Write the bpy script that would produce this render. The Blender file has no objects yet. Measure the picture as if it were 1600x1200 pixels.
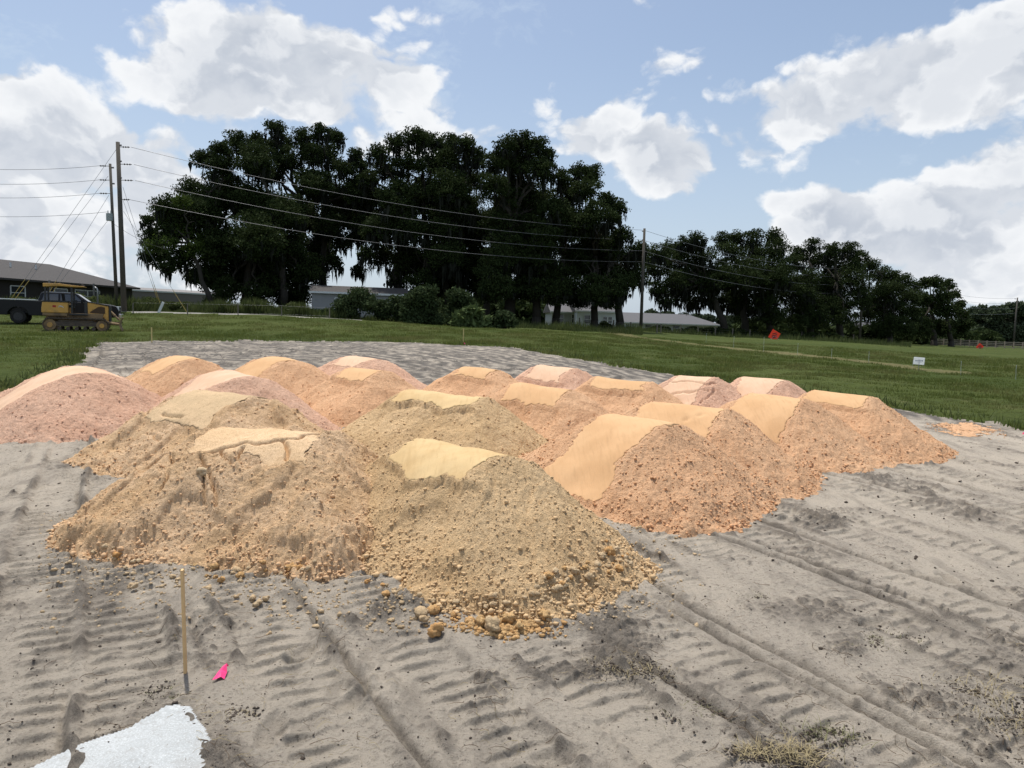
import bpy, bmesh, math, random
import numpy as np
from mathutils import Vector, Matrix
random.seed(7); rng = np.random.default_rng(7)
C = bpy.context.scene.collection
D = bpy.data
rad = math.radians

# ------------------------------------------------------------------ camera
F_PX, PITCH, ROLL, EYE = 1109.0, rad(4.85), rad(1.8), 2.2
cam_d = D.cameras.new('camera'); cam = D.objects.new('camera', cam_d); C.objects.link(cam)
cam_d.sensor_width = 36; cam_d.lens = 36*F_PX/1600; cam_d.clip_start = 0.05; cam_d.clip_end = 9000
CF = Vector((0, math.cos(PITCH), -math.sin(PITCH))); R0 = Vector((1, 0, 0)); U0 = R0.cross(CF)
CR = R0*math.cos(ROLL) + U0*math.sin(ROLL); CU = -R0*math.sin(ROLL) + U0*math.cos(ROLL)
EYEP = Vector((0, 0, EYE))
M = Matrix((CR, CU, -CF)).transposed().to_4x4(); M.translation = EYEP
cam.matrix_world = M
bpy.context.scene.camera = cam

# ------------------------------------------------------------------ light
SUN_EL, SUN_AZ = rad(68), rad(-30)          # azimuth measured from +Y, negative to the left
sd = Vector((math.sin(SUN_AZ)*math.cos(SUN_EL), math.cos(SUN_AZ)*math.cos(SUN_EL), math.sin(SUN_EL)))
sun_d = D.lights.new('sun', 'SUN'); sun = D.objects.new('sun', sun_d); C.objects.link(sun)
sun_d.energy = 4.0; sun_d.angle = rad(.8); sun_d.color = (1, .95, .87)
sun.rotation_euler = sd.to_track_quat('Z', 'Y').to_euler(); sun.location = (0, 0, 60)
sc = bpy.context.scene
sc.view_settings.view_transform = 'Standard'; sc.view_settings.look = 'None'
sc.view_settings.exposure = 0.22; sc.view_settings.gamma = 1
sc.render.engine = 'CYCLES'

def ray(u, v):
    return (CF + CR*((u-800)/F_PX) - CU*((v-600)/F_PX))
def at(u, v, Y):                            # point at forward distance Y seen at a pixel
    r = ray(u, v); return EYEP + r*(Y/r.y)

# ---- sky: Nishita + clouds in the world shader, laid out by direction
W = D.worlds.new('World'); sc.world = W; W.use_nodes = True
W.cycles.sampling_method = 'MANUAL'; W.cycles.sample_map_resolution = 512
nt = W.node_tree; nt.nodes.clear()
def N(tree, t, ins=None, **kw):
    n = tree.nodes.new(t)
    for k, v in kw.items(): setattr(n, k, v)
    if ins:
        for k, v in ins.items():
            s = n.inputs[k]
            if isinstance(v, bpy.types.NodeSocket): tree.links.new(v, s)
            else: s.default_value = v
    return n
def Mth(tree, op, a, b=0.0, c=None, clamp=False):
    n = tree.nodes.new('ShaderNodeMath'); n.operation = op; n.use_clamp = clamp
    for i, v in enumerate((a, b) if c is None else (a, b, c)):
        if isinstance(v, bpy.types.NodeSocket): tree.links.new(v, n.inputs[i])
        else: n.inputs[i].default_value = v
    return n.outputs[0]
def MR(tree, v, a, b, c=0.0, d=1.0, smooth=True):
    n = tree.nodes.new('ShaderNodeMapRange'); n.interpolation_type = 'SMOOTHSTEP' if smooth else 'LINEAR'
    tree.links.new(v, n.inputs['Value'])
    n.inputs['From Min'].default_value = a; n.inputs['From Max'].default_value = b
    n.inputs['To Min'].default_value = c; n.inputs['To Max'].default_value = d
    return n.outputs[0]
def Mix(tree, f, a, b):
    n = tree.nodes.new('ShaderNodeMix'); n.data_type = 'RGBA'
    for s, v in ((n.inputs[0], f), (n.inputs[6], a), (n.inputs[7], b)):
        if isinstance(v, bpy.types.NodeSocket): tree.links.new(v, s)
        else: s.default_value = v if not isinstance(v, tuple) or len(v) == 4 else (*v, 1)
    return n.outputs[2]
def VM(tree, op, a, b=None):
    n = tree.nodes.new('ShaderNodeVectorMath'); n.operation = op
    for i, v in enumerate((a, b)):
        if v is None: continue
        if isinstance(v, bpy.types.NodeSocket): tree.links.new(v, n.inputs[i])
        else: n.inputs[i].default_value = v
    return n
sky = N(nt, 'ShaderNodeTexSky', sky_type='NISHITA', sun_disc=False, sun_elevation=SUN_EL, sun_rotation=SUN_AZ)
sky.altitude = 30; sky.air_density = 1.0; sky.dust_density = 2.2; sky.ozone_density = 1.6
tc = N(nt, 'ShaderNodeTexCoord').outputs['Generated']
def noise3(tree, vec, scale, detail=8, rough=.55, dist=0.0):
    return N(tree, 'ShaderNodeTexNoise', {'Vector': vec, 'Scale': scale, 'Detail': detail, 'Roughness': rough, 'Distortion': dist}).outputs['Fac']
# (u, v, radius u, radius v, weight) of the larger cloud masses in the photograph
CLOUDS = [(420,110,190,85,1.0),(570,130,120,75,.9),(300,120,100,60,.9),(600,5,120,30,.5),(60,230,220,110,.9),(40,350,330,100,.8),(230,310,150,110,.8),
          (620,215,110,60,.6),(850,165,45,40,.45),(800,100,50,24,.3),(1040,5,70,32,.5),(985,165,75,55,.6),(1050,100,80,38,.5),(930,225,80,45,.75),(1040,255,80,55,.9),(1150,95,35,16,.3),
          (1300,165,150,60,.85),(1200,215,110,60,.65),(1450,120,170,75,1.0),(1590,90,120,80,.9),(1480,350,210,75,1.0),(1330,345,110,60,.9),(1590,320,120,100,.9),(1560,420,200,50,.8),(760,225,60,35,.45),(1240,320,50,35,.5),(1590,235,60,28,.4)]
wn = N(nt, 'ShaderNodeTexNoise', {'Vector': tc, 'Scale': 7.0, 'Detail': 5, 'Roughness': .6})
warp = VM(nt, 'SCALE', VM(nt, 'SUBTRACT', wn.outputs['Color'], (.5, .5, .5)).outputs[0]); warp.inputs['Scale'].default_value = .075
dirw = VM(nt, 'ADD', tc, warp.outputs[0]).outputs[0]
blob = None
for (u, v, ru, rv, wgt) in CLOUDS:
    c = ray(u, v).normalized()
    k = c.dot(CF)
    sx = F_PX/(ru*k*1.3); sz = F_PX/(rv*k*1.3)
    # tangential frame: horizontal direction / vertical
    d = VM(nt, 'SUBTRACT', dirw, tuple(c))
    d2 = VM(nt, 'MULTIPLY', d.outputs[0], (sx, sx, sz))
    ln = VM(nt, 'LENGTH', d2.outputs[0]).outputs['Value']
    b = Mth(nt, 'MULTIPLY', MR(nt, ln, 0.15, 1.5, 1, 0), wgt)
    blob = b if blob is None else Mth(nt, 'MAXIMUM', blob, b)
def fbm_cloud(vec):
    st = VM(nt, 'MULTIPLY', vec, (1, 1, 1.5)).outputs[0]
    n1 = noise3(nt, st, 6.5, 9, .6, .0)
    vo = N(nt, 'ShaderNodeTexVoronoi', {'Vector': st, 'Scale': 17.0, 'Randomness': 1.0}, feature='F1')
    vo2 = N(nt, 'ShaderNodeTexVoronoi', {'Vector': st, 'Scale': 41.0, 'Randomness': 1.0}, feature='F1')
    a = Mth(nt, 'MULTIPLY_ADD', vo.outputs['Distance'], -.42, Mth(nt, 'MULTIPLY', n1, 1.5))
    return Mth(nt, 'MULTIPLY_ADD', vo2.outputs['Distance'], -.2, a)
f0 = fbm_cloud(dirw)
up = VM(nt, 'ADD', dirw, tuple(Vector((sd.x*.3, 0, .022)))).outputs[0]
f1 = fbm_cloud(up)
sep = N(nt, 'ShaderNodeSeparateXYZ', {'Vector': tc})
behind = MR(nt, sep.outputs['Y'], .35, -.2, 0, .45)          # loose clouds over the rest of the sky
b2 = Mth(nt, 'ADD', blob, behind)
dens = Mth(nt, 'MULTIPLY_ADD', b2, 1.05, Mth(nt, 'ADD', f0, -.955))
mask = MR(nt, dens, -.07, .17)
wisp = Mth(nt, 'MULTIPLY', MR(nt, noise3(nt, VM(nt, 'MULTIPLY', dirw, (1, 1, 2.2)).outputs[0], 3.6, 9, .66), .46, .70), .62)
veil = MR(nt, sep.outputs['Z'], .0, .42, .70, .24)
relief = MR(nt, Mth(nt, 'SUBTRACT', f0, f1), -.13, .13, 0, 1)
thick = MR(nt, dens, .12, .62, 1, 0)
br = Mth(nt, 'ADD', Mth(nt, 'MULTIPLY', relief, .55), Mth(nt, 'MULTIPLY', thick, .42))
ccol = Mix(nt, br, (4.9, 5.35, 6.1), (8.6, 8.75, 8.95))
skc = N(nt, 'ShaderNodeHueSaturation', {'Color': sky.outputs[0], 'Saturation': 1.12, 'Value': 1.12}).outputs[0]
base = Mix(nt, Mth(nt, 'MAXIMUM', wisp, veil), skc, (5.7, 6.75, 8.0))
allc = Mix(nt, mask, base, ccol)
bg = N(nt, 'ShaderNodeBackground', {'Color': allc, 'Strength': .094})
out = N(nt, 'ShaderNodeOutputWorld'); nt.links.new(bg.outputs[0], out.inputs[0])

# ------------------------------------------------------------------ noise
_p = np.random.default_rng(3).permutation(256).astype(np.int64); _p = np.concatenate([_p, _p, _p])
_g = np.stack([np.cos(np.arange(256)*2.399), np.sin(np.arange(256)*2.399)], -1)
def pn(x, y, s=0):
    x = np.asarray(x, float)+s*17.31; y = np.asarray(y, float)+s*9.73
    xi = np.floor(x).astype(np.int64); yi = np.floor(y).astype(np.int64); xf = x-xi; yf = y-yi
    xi &= 255; yi &= 255
    u = xf*xf*xf*(xf*(xf*6-15)+10); v = yf*yf*yf*(yf*(yf*6-15)+10)
    def gr(i, j, dx, dy):
        g = _g[_p[_p[(xi+i) & 255]+((yi+j) & 255)]]; return g[..., 0]*dx+g[..., 1]*dy
    a = gr(0, 0, xf, yf); b = gr(1, 0, xf-1, yf); c = gr(0, 1, xf, yf-1); d = gr(1, 1, xf-1, yf-1)
    return (a+u*(b-a)+v*((c+u*(d-c))-(a+u*(b-a))))*1.5
def fbm(x, y, o=4, s=0, g=.5):
    r = 0; a = 1
    for i in range(o): r = r+a*pn(x*2**i, y*2**i, s+i*3); a *= g
    return r
def sstep(a, b, x):
    t = np.clip((x-a)/(b-a), 0, 1); return t*t*(3-2*t)

# ------------------------------------------------------------------ terrain
TY = np.array([-50, 0, 12, 22, 36, 41, 60, 90, 130, 180, 600, 3000.])
TU = np.array([0, 400, 800, 1200, 1600.])
TZ = np.array([[0, 0, .30, .55, .92, 1.05, 2.1, 2.4, 2.5, 2.6, 3, 3],
               [0, 0, .30, .55, .92, 1.10, 2.25, 2.4, 2.5, 2.6, 3, 3],
               [0, 0, .30, .55, 1.08, 1.22, 1.65, 2.1, 2.2, 2.2, 3, 3],
               [0, 0, .30, .52, .75, .82, 1.05, 1.3, 1.1, 1.0, .8, .8],
               [0, 0, .30, .48, .60, .60, .50, .40, .32, .25, 0, 0]])
def G(x, y):
    x = np.asarray(x, float); y = np.asarray(y, float)
    yy = np.maximum(y, 4.); u = np.clip(800+F_PX*x/yy, 0, 1599.99)
    z = np.stack([np.interp(y, TY, TZ[i]) for i in range(5)])
    k = np.minimum((u/400).astype(int), 3); f = u/400-k; f = f*f*(3-2*f)
    zz = np.take_along_axis(z, k[None], 0)[0]*(1-f)+np.take_along_axis(z, k[None]+1, 0)[0]*f
    return zz
def g1(x, y): return float(G(np.array([x]), np.array([y]))[0])
def gp(u, v, dz=0.0):                        # ground point under a pixel
    r = ray(u, v); t = np.geomspace(1.5, 900, 6000)
    X = r.x*t; Y = r.y*t; Z = EYE+r.z*t
    h = G(X, Y)+dz; i = np.argmax(Z < h)
    if i == 0: i = len(t)-1
    return Vector((X[i], Y[i], float(h[i])))
# outline of the cleared sandy pad (pixels of its edge, then points outside the frame)
edge_px = [(-60, 640), (60, 597), (118, 572), (150, 536), (230, 533), (400, 533), (600, 534), (720, 539), (800, 544), (900, 561), (1000, 578), (1080, 592),
           (1200, 606), (1330, 625), (1440, 647), (1520, 658), (1600, 673), (1750, 695)]
PAD = [gp(u, v).xy.to_tuple() for u, v in edge_px] + [(30, 9), (30, -25), (-30, -25), (-30, 6)]
PAD = np.array(PAD)
def inpoly(x, y, P):
    r = np.zeros(x.shape, bool); n = len(P)
    for i in range(n):
        x1, y1 = P[i]; x2, y2 = P[(i+1) % n]
        if y1 == y2: continue
        c = ((y1 > y) != (y2 > y)) & (x < (x2-x1)*(y-y1)/(y2-y1)+x1); r ^= c
    return r
def segdist(x, y, P, closed=False):
    d = np.full(x.shape, 1e9); n = len(P)
    for i in range(n if closed else n-1):
        ax, ay = P[i]; bx, by = P[(i+1) % n]; dx, dy = bx-ax, by-ay
        t = np.clip(((x-ax)*dx+(y-ay)*dy)/(dx*dx+dy*dy+1e-9), 0, 1)
        d = np.minimum(d, np.hypot(x-ax-t*dx, y-ay-t*dy))
    return d
def is_sand(x, y):
    wx = x+.35*pn(x*1.1, y*1.1, 5)+.12*pn(x*5, y*5, 6); wy = y+.5*pn(x*.9, y*.9, 7)+.15*pn(x*4.4, y*4.4, 8)
    return inpoly(wx, wy, PAD)
PATH = [gp(u, v).xy.to_tuple() for u, v in [(948, 518), (990, 527), (1060, 536), (1180, 549), (1320, 563), (1480, 583)]]
ROAD = [(-75, 60), (-40, 59.5), (-22, 60), (-14, 61.5)]
TS = [-1.9, -1.1, -.42, .1, .92, 1.68, 2.42, 3.25, 4.0, 4.85, 5.6, 6.5, 7.3, 8.4, 9.3, 10.6, 11.8]
FOOT = [(262, 1034, 20), (300, 968, 60), (303, 983, 70), (425, 1142, 95), (470, 1018, 70), (1360, 975, 25), (868, 1180, 20), (1480, 905, 80), (560, 1090, 40)]
FOOT = [(*gp(u, v).xy, rad(a)) for u, v, a in FOOT]
def sand_detail(x, y):
    s = x*.866+y*.5; t = -x*.5+y*.866
    s = s+.15*pn(t*.13, s*.10, 11)+.03*pn(t*.9, s, 12)
    m1 = pn(x*9, y*9, 42); m2 = pn(x*21, y*21, 43)
    h = .020*fbm(x*.45, y*.45, 2, 21)+.010*fbm(x*2.3, y*2.3, 3, 22)+.0055*m1+.0040*m2+.0018*pn(x*46, y*46, 46)
    st = fbm(s*5, t*.35, 3, 24); h = h+.006*st
    dark = np.zeros_like(x)
    for i, k in enumerate(TS):
        d = s-k; on = sstep(-.15, .15, pn(t*.30, k*3.1, 31)+(.5 if k < 3 else .22))
        q = (np.abs(d) < .42) & (on > 0)
        if not q.any(): continue
        d = d[q]; on = on[q]; tq = t[q]; xq = x[q]; yq = y[q]
        band = sstep(.25, .20, np.abs(d))
        bar = (tq/.145+2.2*d*d+.16*pn(tq*3, d*5, 33+i)) % 1.0
        bar = np.where(bar < .15, bar/.15, 1-((bar-.15)/.85)**.7); bar = np.where(bar > 0, bar, 0)-.35
        wob = np.clip(.85+1.5*pn(tq*1.5, d*5+k*2.2, 34)+.4*pn(tq*7, d*9, 39), 0, 1.3)
        hh = band*(-.018+.029*bar*wob)
        dk_ = np.zeros_like(d)
        for e in (-.26, .26):
            ee = d-e-.035*pn(tq*1.7, k, 35)-.02*pn(tq*7, k, 38)
            cl = np.clip(.40+1.3*pn(tq*1.6, k*2+e, 36)+.5*pn(tq*7, k+e, 37), 0, 1.3)
            bm = np.exp(-(ee/.035)**2); hh = hh+bm*.034*cl*(1+.8*m1[q]); dk_ = np.maximum(dk_, np.exp(-(ee/.038)**2)*cl)
        h[q] += on*hh; dark[q] = np.maximum(dark[q], on*np.clip(dk_, 0, 1))
    for i, k in enumerate((-.2, .5, 1.25, 1.95, 2.1, 2.85, 3.6, 3.75, 4.4, 5.2, 5.4, 6.0, 6.9, 7.9, 8.9, 9.9)):
        d = s-k-.05*pn(t*.6, k, 51)-.015*pn(t*4, k, 52); q = np.abs(d) < .3
        if not q.any(): continue
        d = d[q]; on = sstep(.0, .25, pn(t[q]*.28, k*2.7, 53)+.12)
        h[q] += on*(-.036*np.exp(-(d/.022)**2)+.022*np.exp(-((d-.06)/.035)**2)*(1+m1[q])); dark[q] = np.maximum(dark[q], on*.8*np.exp(-(d/.03)**2))
    cl = np.clip(fbm(x*1.1+3, y*1.1, 4, 41)-.10, 0, 1)
    rough = np.abs(m1)+.7*np.abs(m2)
    h = h+cl*rough*.07
    for fx, fy, a in FOOT:
        dx, dy = x-fx, y-fy; p = dx*math.cos(a)+dy*math.sin(a); q = -dx*math.sin(a)+dy*math.cos(a)
        e = (p/.15)**2+(q/.062)**2
        h = h-.035*np.exp(-e**2)+.012*np.exp(-((np.sqrt(e)-1.35)/.3)**2)
    b1 = fbm(s*1.3, t*.30, 4, 44); b2 = fbm(x*.7, y*.7, 4, 47)
    dark = np.clip(dark*.55+cl*1.6*rough+.5*np.clip(b1-.05, 0, 1)+.4*np.clip(b2-.1, 0, 1)*(1+m1)+.22*np.clip(st, 0, 1)+.25*np.clip(m1*m2*4, 0, 1), 0, 1)
    return h, dark

# ------------------------------------------------------------------ mesh helpers
def mesh_np(name, V, Fq, smooth=True):
    me = D.meshes.new(name); V = np.asarray(V, np.float32); Fq = np.asarray(Fq, np.int32)
    n = Fq.shape[1]
    me.vertices.add(len(V)); me.vertices.foreach_set('co', V.ravel())
    me.loops.add(Fq.size); me.loops.foreach_set('vertex_index', Fq.ravel())
    me.polygons.add(len(Fq)); me.polygons.foreach_set('loop_start', np.arange(0, Fq.size, n, dtype=np.int32))
    me.polygons.foreach_set('loop_total', np.full(len(Fq), n, np.int32))
    if smooth: me.polygons.foreach_set('use_smooth', np.ones(len(Fq), bool))
    me.update(calc_edges=True); return me
def attr(me, name, vals):
    a = me.attributes.new(name, 'FLOAT', 'POINT'); a.data.foreach_set('value', np.asarray(vals, np.float32))
def link(name, me, mat, parent=None, loc=None):
    o = D.objects.new(name, me); C.objects.link(o)
    if mat is not None: me.materials.append(mat)
    if parent is not None: o.parent = parent
    if loc is not None: o.location = loc
    return o
def tag(o, label=None, cat=None, group=None, kind=None):
    if label: o['label'] = label
    if cat: o['category'] = cat
    if group: o['group'] = group
    if kind: o['kind'] = kind
    return o
def thing(name, label, cat, loc=(0, 0, 0), rz=0.0, group=None):
    o = D.objects.new(name, None); C.objects.link(o); o.location = loc; o.rotation_euler = (0, 0, rz); o.empty_display_size = .3
    return tag(o, label, cat, group)
def compact(V, Fq, at_=None):
    used = np.unique(Fq); m = np.full(len(V), -1); m[used] = np.arange(len(used))
    return V[used], m[Fq], used
class MB:
    def __init__(s): s.v = []; s.f = []
    def add(s, vs, fs):
        n = len(s.v); s.v += [Vector(q) for q in vs]; s.f += [[i+n for i in f] for f in fs]; return s
    def box(s, c, d, rot=None, taper=1.0):
        c = Vector(c); hx, hy, hz = d[0]/2, d[1]/2, d[2]/2; vs = []
        for z, k in ((-hz, 1), (hz, taper)):
            for x, y in ((-hx, -hy), (hx, -hy), (hx, hy), (-hx, hy)):
                q = Vector((x*k, y*k, z))
                if rot: q = rot @ q
                vs.append(c+q)
        return s.add(vs, [(0, 3, 2, 1), (4, 5, 6, 7), (0, 1, 5, 4), (1, 2, 6, 5), (2, 3, 7, 6), (3, 0, 4, 7)])
    def prism(s, prof, y0, y1):             # profile in xz, extruded along y
        n = len(prof); vs = [(x, y0, z) for x, z in prof]+[(x, y1, z) for x, z in prof]
        fs = [list(range(n)), list(range(2*n-1, n-1, -1))]+[(i, i+n, (i+1) % n+n, (i+1) % n) for i in range(n)]
        return s.add(vs, fs)
    def cyl(s, p0, p1, r0, r1=None, n=10, cap=True):
        p0 = Vector(p0); p1 = Vector(p1); r1 = r0 if r1 is None else r1
        d = (p1-p0).normalized(); a = d.orthogonal().normalized(); b = d.cross(a); vs = []
        for p, r in ((p0, r0), (p1, r1)):
            for i in range(n):
                t = 6.28318*i/n; vs.append(p+a*math.cos(t)*r+b*math.sin(t)*r)
        fs = [(i, (i+1) % n, (i+1) % n+n, i+n) for i in range(n)]
        if cap: fs += [list(range(n-1, -1, -1)), list(range(n, 2*n))]
        return s.add(vs, fs)
    def tube(s, pts, rs, n=6):
        pts = [Vector(p) for p in pts]; vs = []; m = len(pts)
        if not hasattr(rs, '__len__'): rs = [rs]*m
        for i, p in enumerate(pts):
            d = (pts[min(i+1, m-1)]-pts[max(i-1, 0)]).normalized()
            a = d.cross(Vector((.13, .21, 1)) if abs(d.z) < .9 else Vector((1, .1, 0))).normalized(); b = d.cross(a)
            for k in range(n):
                t = 6.28318*k/n; vs.append(p+a*math.cos(t)*rs[i]+b*math.sin(t)*rs[i])
        fs = [(i*n+k, i*n+(k+1) % n, (i+1)*n+(k+1) % n, (i+1)*n+k) for i in range(m-1) for k in range(n)]
        fs += [list(range(n-1, -1, -1)), list(range((m-1)*n, m*n))]
        return s.add(vs, fs)
    def build(s, name, mat, parent=None, smooth=False, bevel=0):
        me = D.meshes.new(name); me.from_pydata([tuple(q) for q in s.v], [], [tuple(f) for f in s.f]); me.update()
        bm = bmesh.new(); bm.from_mesh(me); bmesh.ops.recalc_face_normals(bm, faces=bm.faces); bm.to_mesh(me); bm.free()
        if smooth: me.polygons.foreach_set('use_smooth', np.ones(len(me.polygons), bool))
        o = link(name, me, mat, parent)
        if bevel:
            b = o.modifiers.new('bevel', 'BEVEL'); b.width = bevel; b.segments = 2; b.limit_method = 'ANGLE'
        return o

# ------------------------------------------------------------------ materials
def mat_new(name):
    m = D.materials.new(name); m.use_nodes = True; t = m.node_tree; t.nodes.clear()
    b = t.nodes.new('ShaderNodeBsdfPrincipled'); o = t.nodes.new('ShaderNodeOutputMaterial'); t.links.new(b.outputs[0], o.inputs[0])
    return m, t, b
def simple(name, col, rough=.6, metal=0.0, var=.15, scale=6.0, spec=.4, dirt=None, bump=0.0):
    m, t, b = mat_new(name); oc = N(t, 'ShaderNodeTexCoord').outputs['Object']
    n = noise3(t, oc, scale, 6, .6)
    c1 = tuple(c*(1-var) for c in col); c2 = tuple(min(1, c*(1+var)) for c in col)
    cc = Mix(t, n, c1, c2)
    if dirt:
        cc = Mix(t, Mth(t, 'MULTIPLY', MR(t, noise3(t, oc, scale*.5, 8, .7), .45, .62), dirt[3]), cc, dirt[:3])
    t.links.new(cc, b.inputs['Base Color'])
    b.inputs['Roughness'].default_value = rough; b.inputs['Metallic'].default_value = metal; b.inputs['Specular IOR Level'].default_value = spec
    if bump:
        bn = N(t, 'ShaderNodeBump', {'Height': noise3(t, oc, scale*5, 6, .6), 'Strength': bump, 'Distance': .02}); t.links.new(bn.outputs[0], b.inputs['Normal'])
    return m
def pile_mat(name, c1, c2, c3, rough_amp=1.0):
    m, t, b = mat_new(name); P = N(t, 'ShaderNodeNewGeometry').outputs['Position']
    n1 = noise3(t, P, 1.3, 5, .6); n2 = noise3(t, P, 24, 8, .7); n3 = noise3(t, P, 110, 5, .72)
    c = Mix(t, MR(t, n1, .35, .65), c1, c2)
    n6 = noise3(t, P, 3.2, 7, .7, .6); c = Mix(t, MR(t, n6, .55, .68, 0, .6), c, tuple(min(1, q*1.12) for q in c1)); c = Mix(t, MR(t, n6, .45, .30, 0, .45), c, c3)
    c = Mix(t, MR(t, n2, .50, .68, 0, .7), c, c3)
    c = Mix(t, MR(t, n3, .53, .60, 0, .6), c, c3)
    c = Mix(t, MR(t, n3, .47, .38, 0, .5), c, tuple(min(1, q*1.35) for q in c1))
    t.links.new(c, b.inputs['Base Color']); b.inputs['Roughness'].default_value = .97; b.inputs['Specular IOR Level'].default_value = .08
    hgt = Mth(t, 'MULTIPLY_ADD', n3, .35, n2)
    bn = N(t, 'ShaderNodeBump', {'Height': hgt, 'Strength': 1.0*rough_amp, 'Distance': .036}); t.links.new(bn.outputs[0], b.inputs['Normal'])
    return m
def crust_mat(name, c1, c2):
    m, t, b = mat_new(name); P = N(t, 'ShaderNodeNewGeometry').outputs['Position']
    mp = N(t, 'ShaderNodeMapping', {'Vector': P, 'Rotation': (0, 0, rad(45)), 'Scale': (9, 1.2, 1)})
    n1 = noise3(t, P, 2.2, 6, .6); n2 = noise3(t, mp.outputs[0], 3, 7, .6); n3 = noise3(t, P, 120, 3, .6)
    c = Mix(t, MR(t, n1, .35, .68), c1, c2)
    c = Mix(t, MR(t, n2, .48, .75, 0, .45), c, tuple(q*.80 for q in c2))
    c = Mix(t, MR(t, n3, .62, .75, 0, .3), c, tuple(q*.6 for q in c2))
    t.links.new(c, b.inputs['Base Color']); b.inputs['Roughness'].default_value = .9; b.inputs['Specular IOR Level'].default_value = .12
    bn = N(t, 'ShaderNodeBump', {'Height': Mth(t, 'ADD', Mth(t, 'MULTIPLY', n2, .6), Mth(t, 'MULTIPLY', n3, .12)), 'Strength': .4, 'Distance': .02}); t.links.new(bn.outputs[0], b.inputs['Normal'])
    return m
PM = {'orange': pile_mat('orange_soil', (.67, .41, .24), (.71, .455, .275), (.42, .22, .115)),
      'pink': pile_mat('pink_soil', (.66, .415, .29), (.70, .465, .335), (.41, .225, .15)),
      'tan': pile_mat('tan_soil', (.67, .485, .285), (.59, .41, .225), (.35, .225, .115)),
      'peach': pile_mat('peach_tan_soil', (.71, .505, .32), (.64, .43, .24), (.37, .225, .115))}
CM = {'orange': crust_mat('orange_crust', (.62, .395, .215), (.56, .345, .18)),
      'pink': crust_mat('pink_crust', (.66, .46, .32), (.61, .405, .27)),
      'tan': crust_mat('tan_crust', (.60, .44, .235), (.53, .365, .18)),
      'peach': pile_mat('peach_crust', (.68, .49, .305), (.62, .43, .25), (.40, .26, .14), .45), 'dull': pile_mat('dull_crust', (.52, .385, .235), (.62, .45, .275), (.36, .25, .145), .45)}
KM = {'orange': simple('orange_crumb', (.62, .36, .20), .95, var=.2, scale=5, spec=.05), 'pink': simple('pink_crumb', (.60, .36, .25), .95, var=.2, scale=5, spec=.05),
      'tan': simple('tan_crumb', (.58, .41, .235), .95, var=.25, scale=5, spec=.05), 'peach': simple('peach_crumb', (.62, .41, .24), .95, var=.25, scale=5, spec=.05)}
# sand
ms, t, b = mat_new('grey_sand')
P = N(t, 'ShaderNodeNewGeometry').outputs['Position']
mp = N(t, 'ShaderNodeMapping', {'Vector': P, 'Rotation': (0, 0, rad(-30)), 'Scale': (1, .22, 1)}).outputs[0]
dk = N(t, 'ShaderNodeAttribute', attribute_name='dark').outputs['Fac']
sw = N(t, 'ShaderNodeAttribute', attribute_name='swirl').outputs['Fac']
n1 = noise3(t, P, 1.1, 6, .6); n2 = noise3(t, mp, 5, 8, .65); n3 = noise3(t, P, 38, 8, .75); n4 = noise3(t, P, 260, 3, .6); n5 = noise3(t, P, 95, 6, .8)
c = Mix(t, MR(t, n1, .35, .65), (.52, .455, .37), (.45, .395, .325))
c = Mix(t, MR(t, n2, .48, .66, 0, .5), c, (.20, .175, .145))
c = Mix(t, MR(t, dk, .08, .8, 0, .85), c, (.125, .106, .088))
c = Mix(t, Mth(t, 'MULTIPLY', MR(t, n3, .52, .66), MR(t, n1, .35, .6, .35, .95)), c, (.10, .085, .07))
c = Mix(t, MR(t, n4, .42, .62, 0, .4), c, (.47, .43, .37))
c = Mix(t, MR(t, n5, .545, .60, 0, .40), c, (.15, .125, .10))
c = Mix(t, MR(t, sw, .12, .62, 0, .85), c, (.085, .08, .075))
t.links.new(c, b.inputs['Base Color']); b.inputs['Roughness'].default_value = .95; b.inputs['Specular IOR Level'].default_value = .1
bn = N(t, 'ShaderNodeBump', {'Height': Mth(t, 'MULTIPLY_ADD', n4, .12, Mth(t, 'MULTIPLY_ADD', n3, .6, Mth(t, 'MULTIPLY_ADD', n2, .5, Mth(t, 'MULTIPLY', n5, .35)))), 'Strength': 1.0, 'Distance': .045}); t.links.new(bn.outputs[0], b.inputs['Normal'])
# turf under the blades
def turf(name, a, b_, c_):
    m, t, b = mat_new(name); P = N(t, 'ShaderNodeNewGeometry').outputs['Position']
    n1 = noise3(t, P, .13, 6, .6); n2 = noise3(t, P, 2.2, 8, .7); n3 = noise3(t, P, .9, 5, .6)
    mp = N(t, 'ShaderNodeMapping', {'Vector': P, 'Rotation': (0, 0, rad(18)), 'Scale': (.06, .55, 1)}).outputs[0]
    n4 = noise3(t, mp, 1.0, 5, .6)
    c = Mix(t, MR(t, n1, .38, .62), a, b_); c = Mix(t, MR(t, n2, .45, .68, 0, .6), c, tuple(q*.45 for q in a))
    c = Mix(t, MR(t, n3, .55, .72, 0, .4), c, c_)
    c = Mix(t, MR(t, n4, .5, .68, 0, .45), c, tuple(q*.6 for q in b_))
    t.links.new(c, b.inputs['Base Color']); b.inputs['Roughness'].default_value = .95; b.inputs['Specular IOR Level'].default_value = .05
    bn = N(t, 'ShaderNodeBump', {'Height': n2, 'Strength': 1, 'Distance': .15}); t.links.new(bn.outputs[0], b.inputs['Normal'])
    return m
M_turf = turf('turf', (.050, .070, .018), (.072, .090, .026), (.15, .14, .065))
M_path = turf('worn_path', (.12, .115, .05), (.15, .135, .065), (.08, .10, .03))
M_road = simple('road_surface', (.22, .21, .19), .9, var=.12, scale=2)

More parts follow.
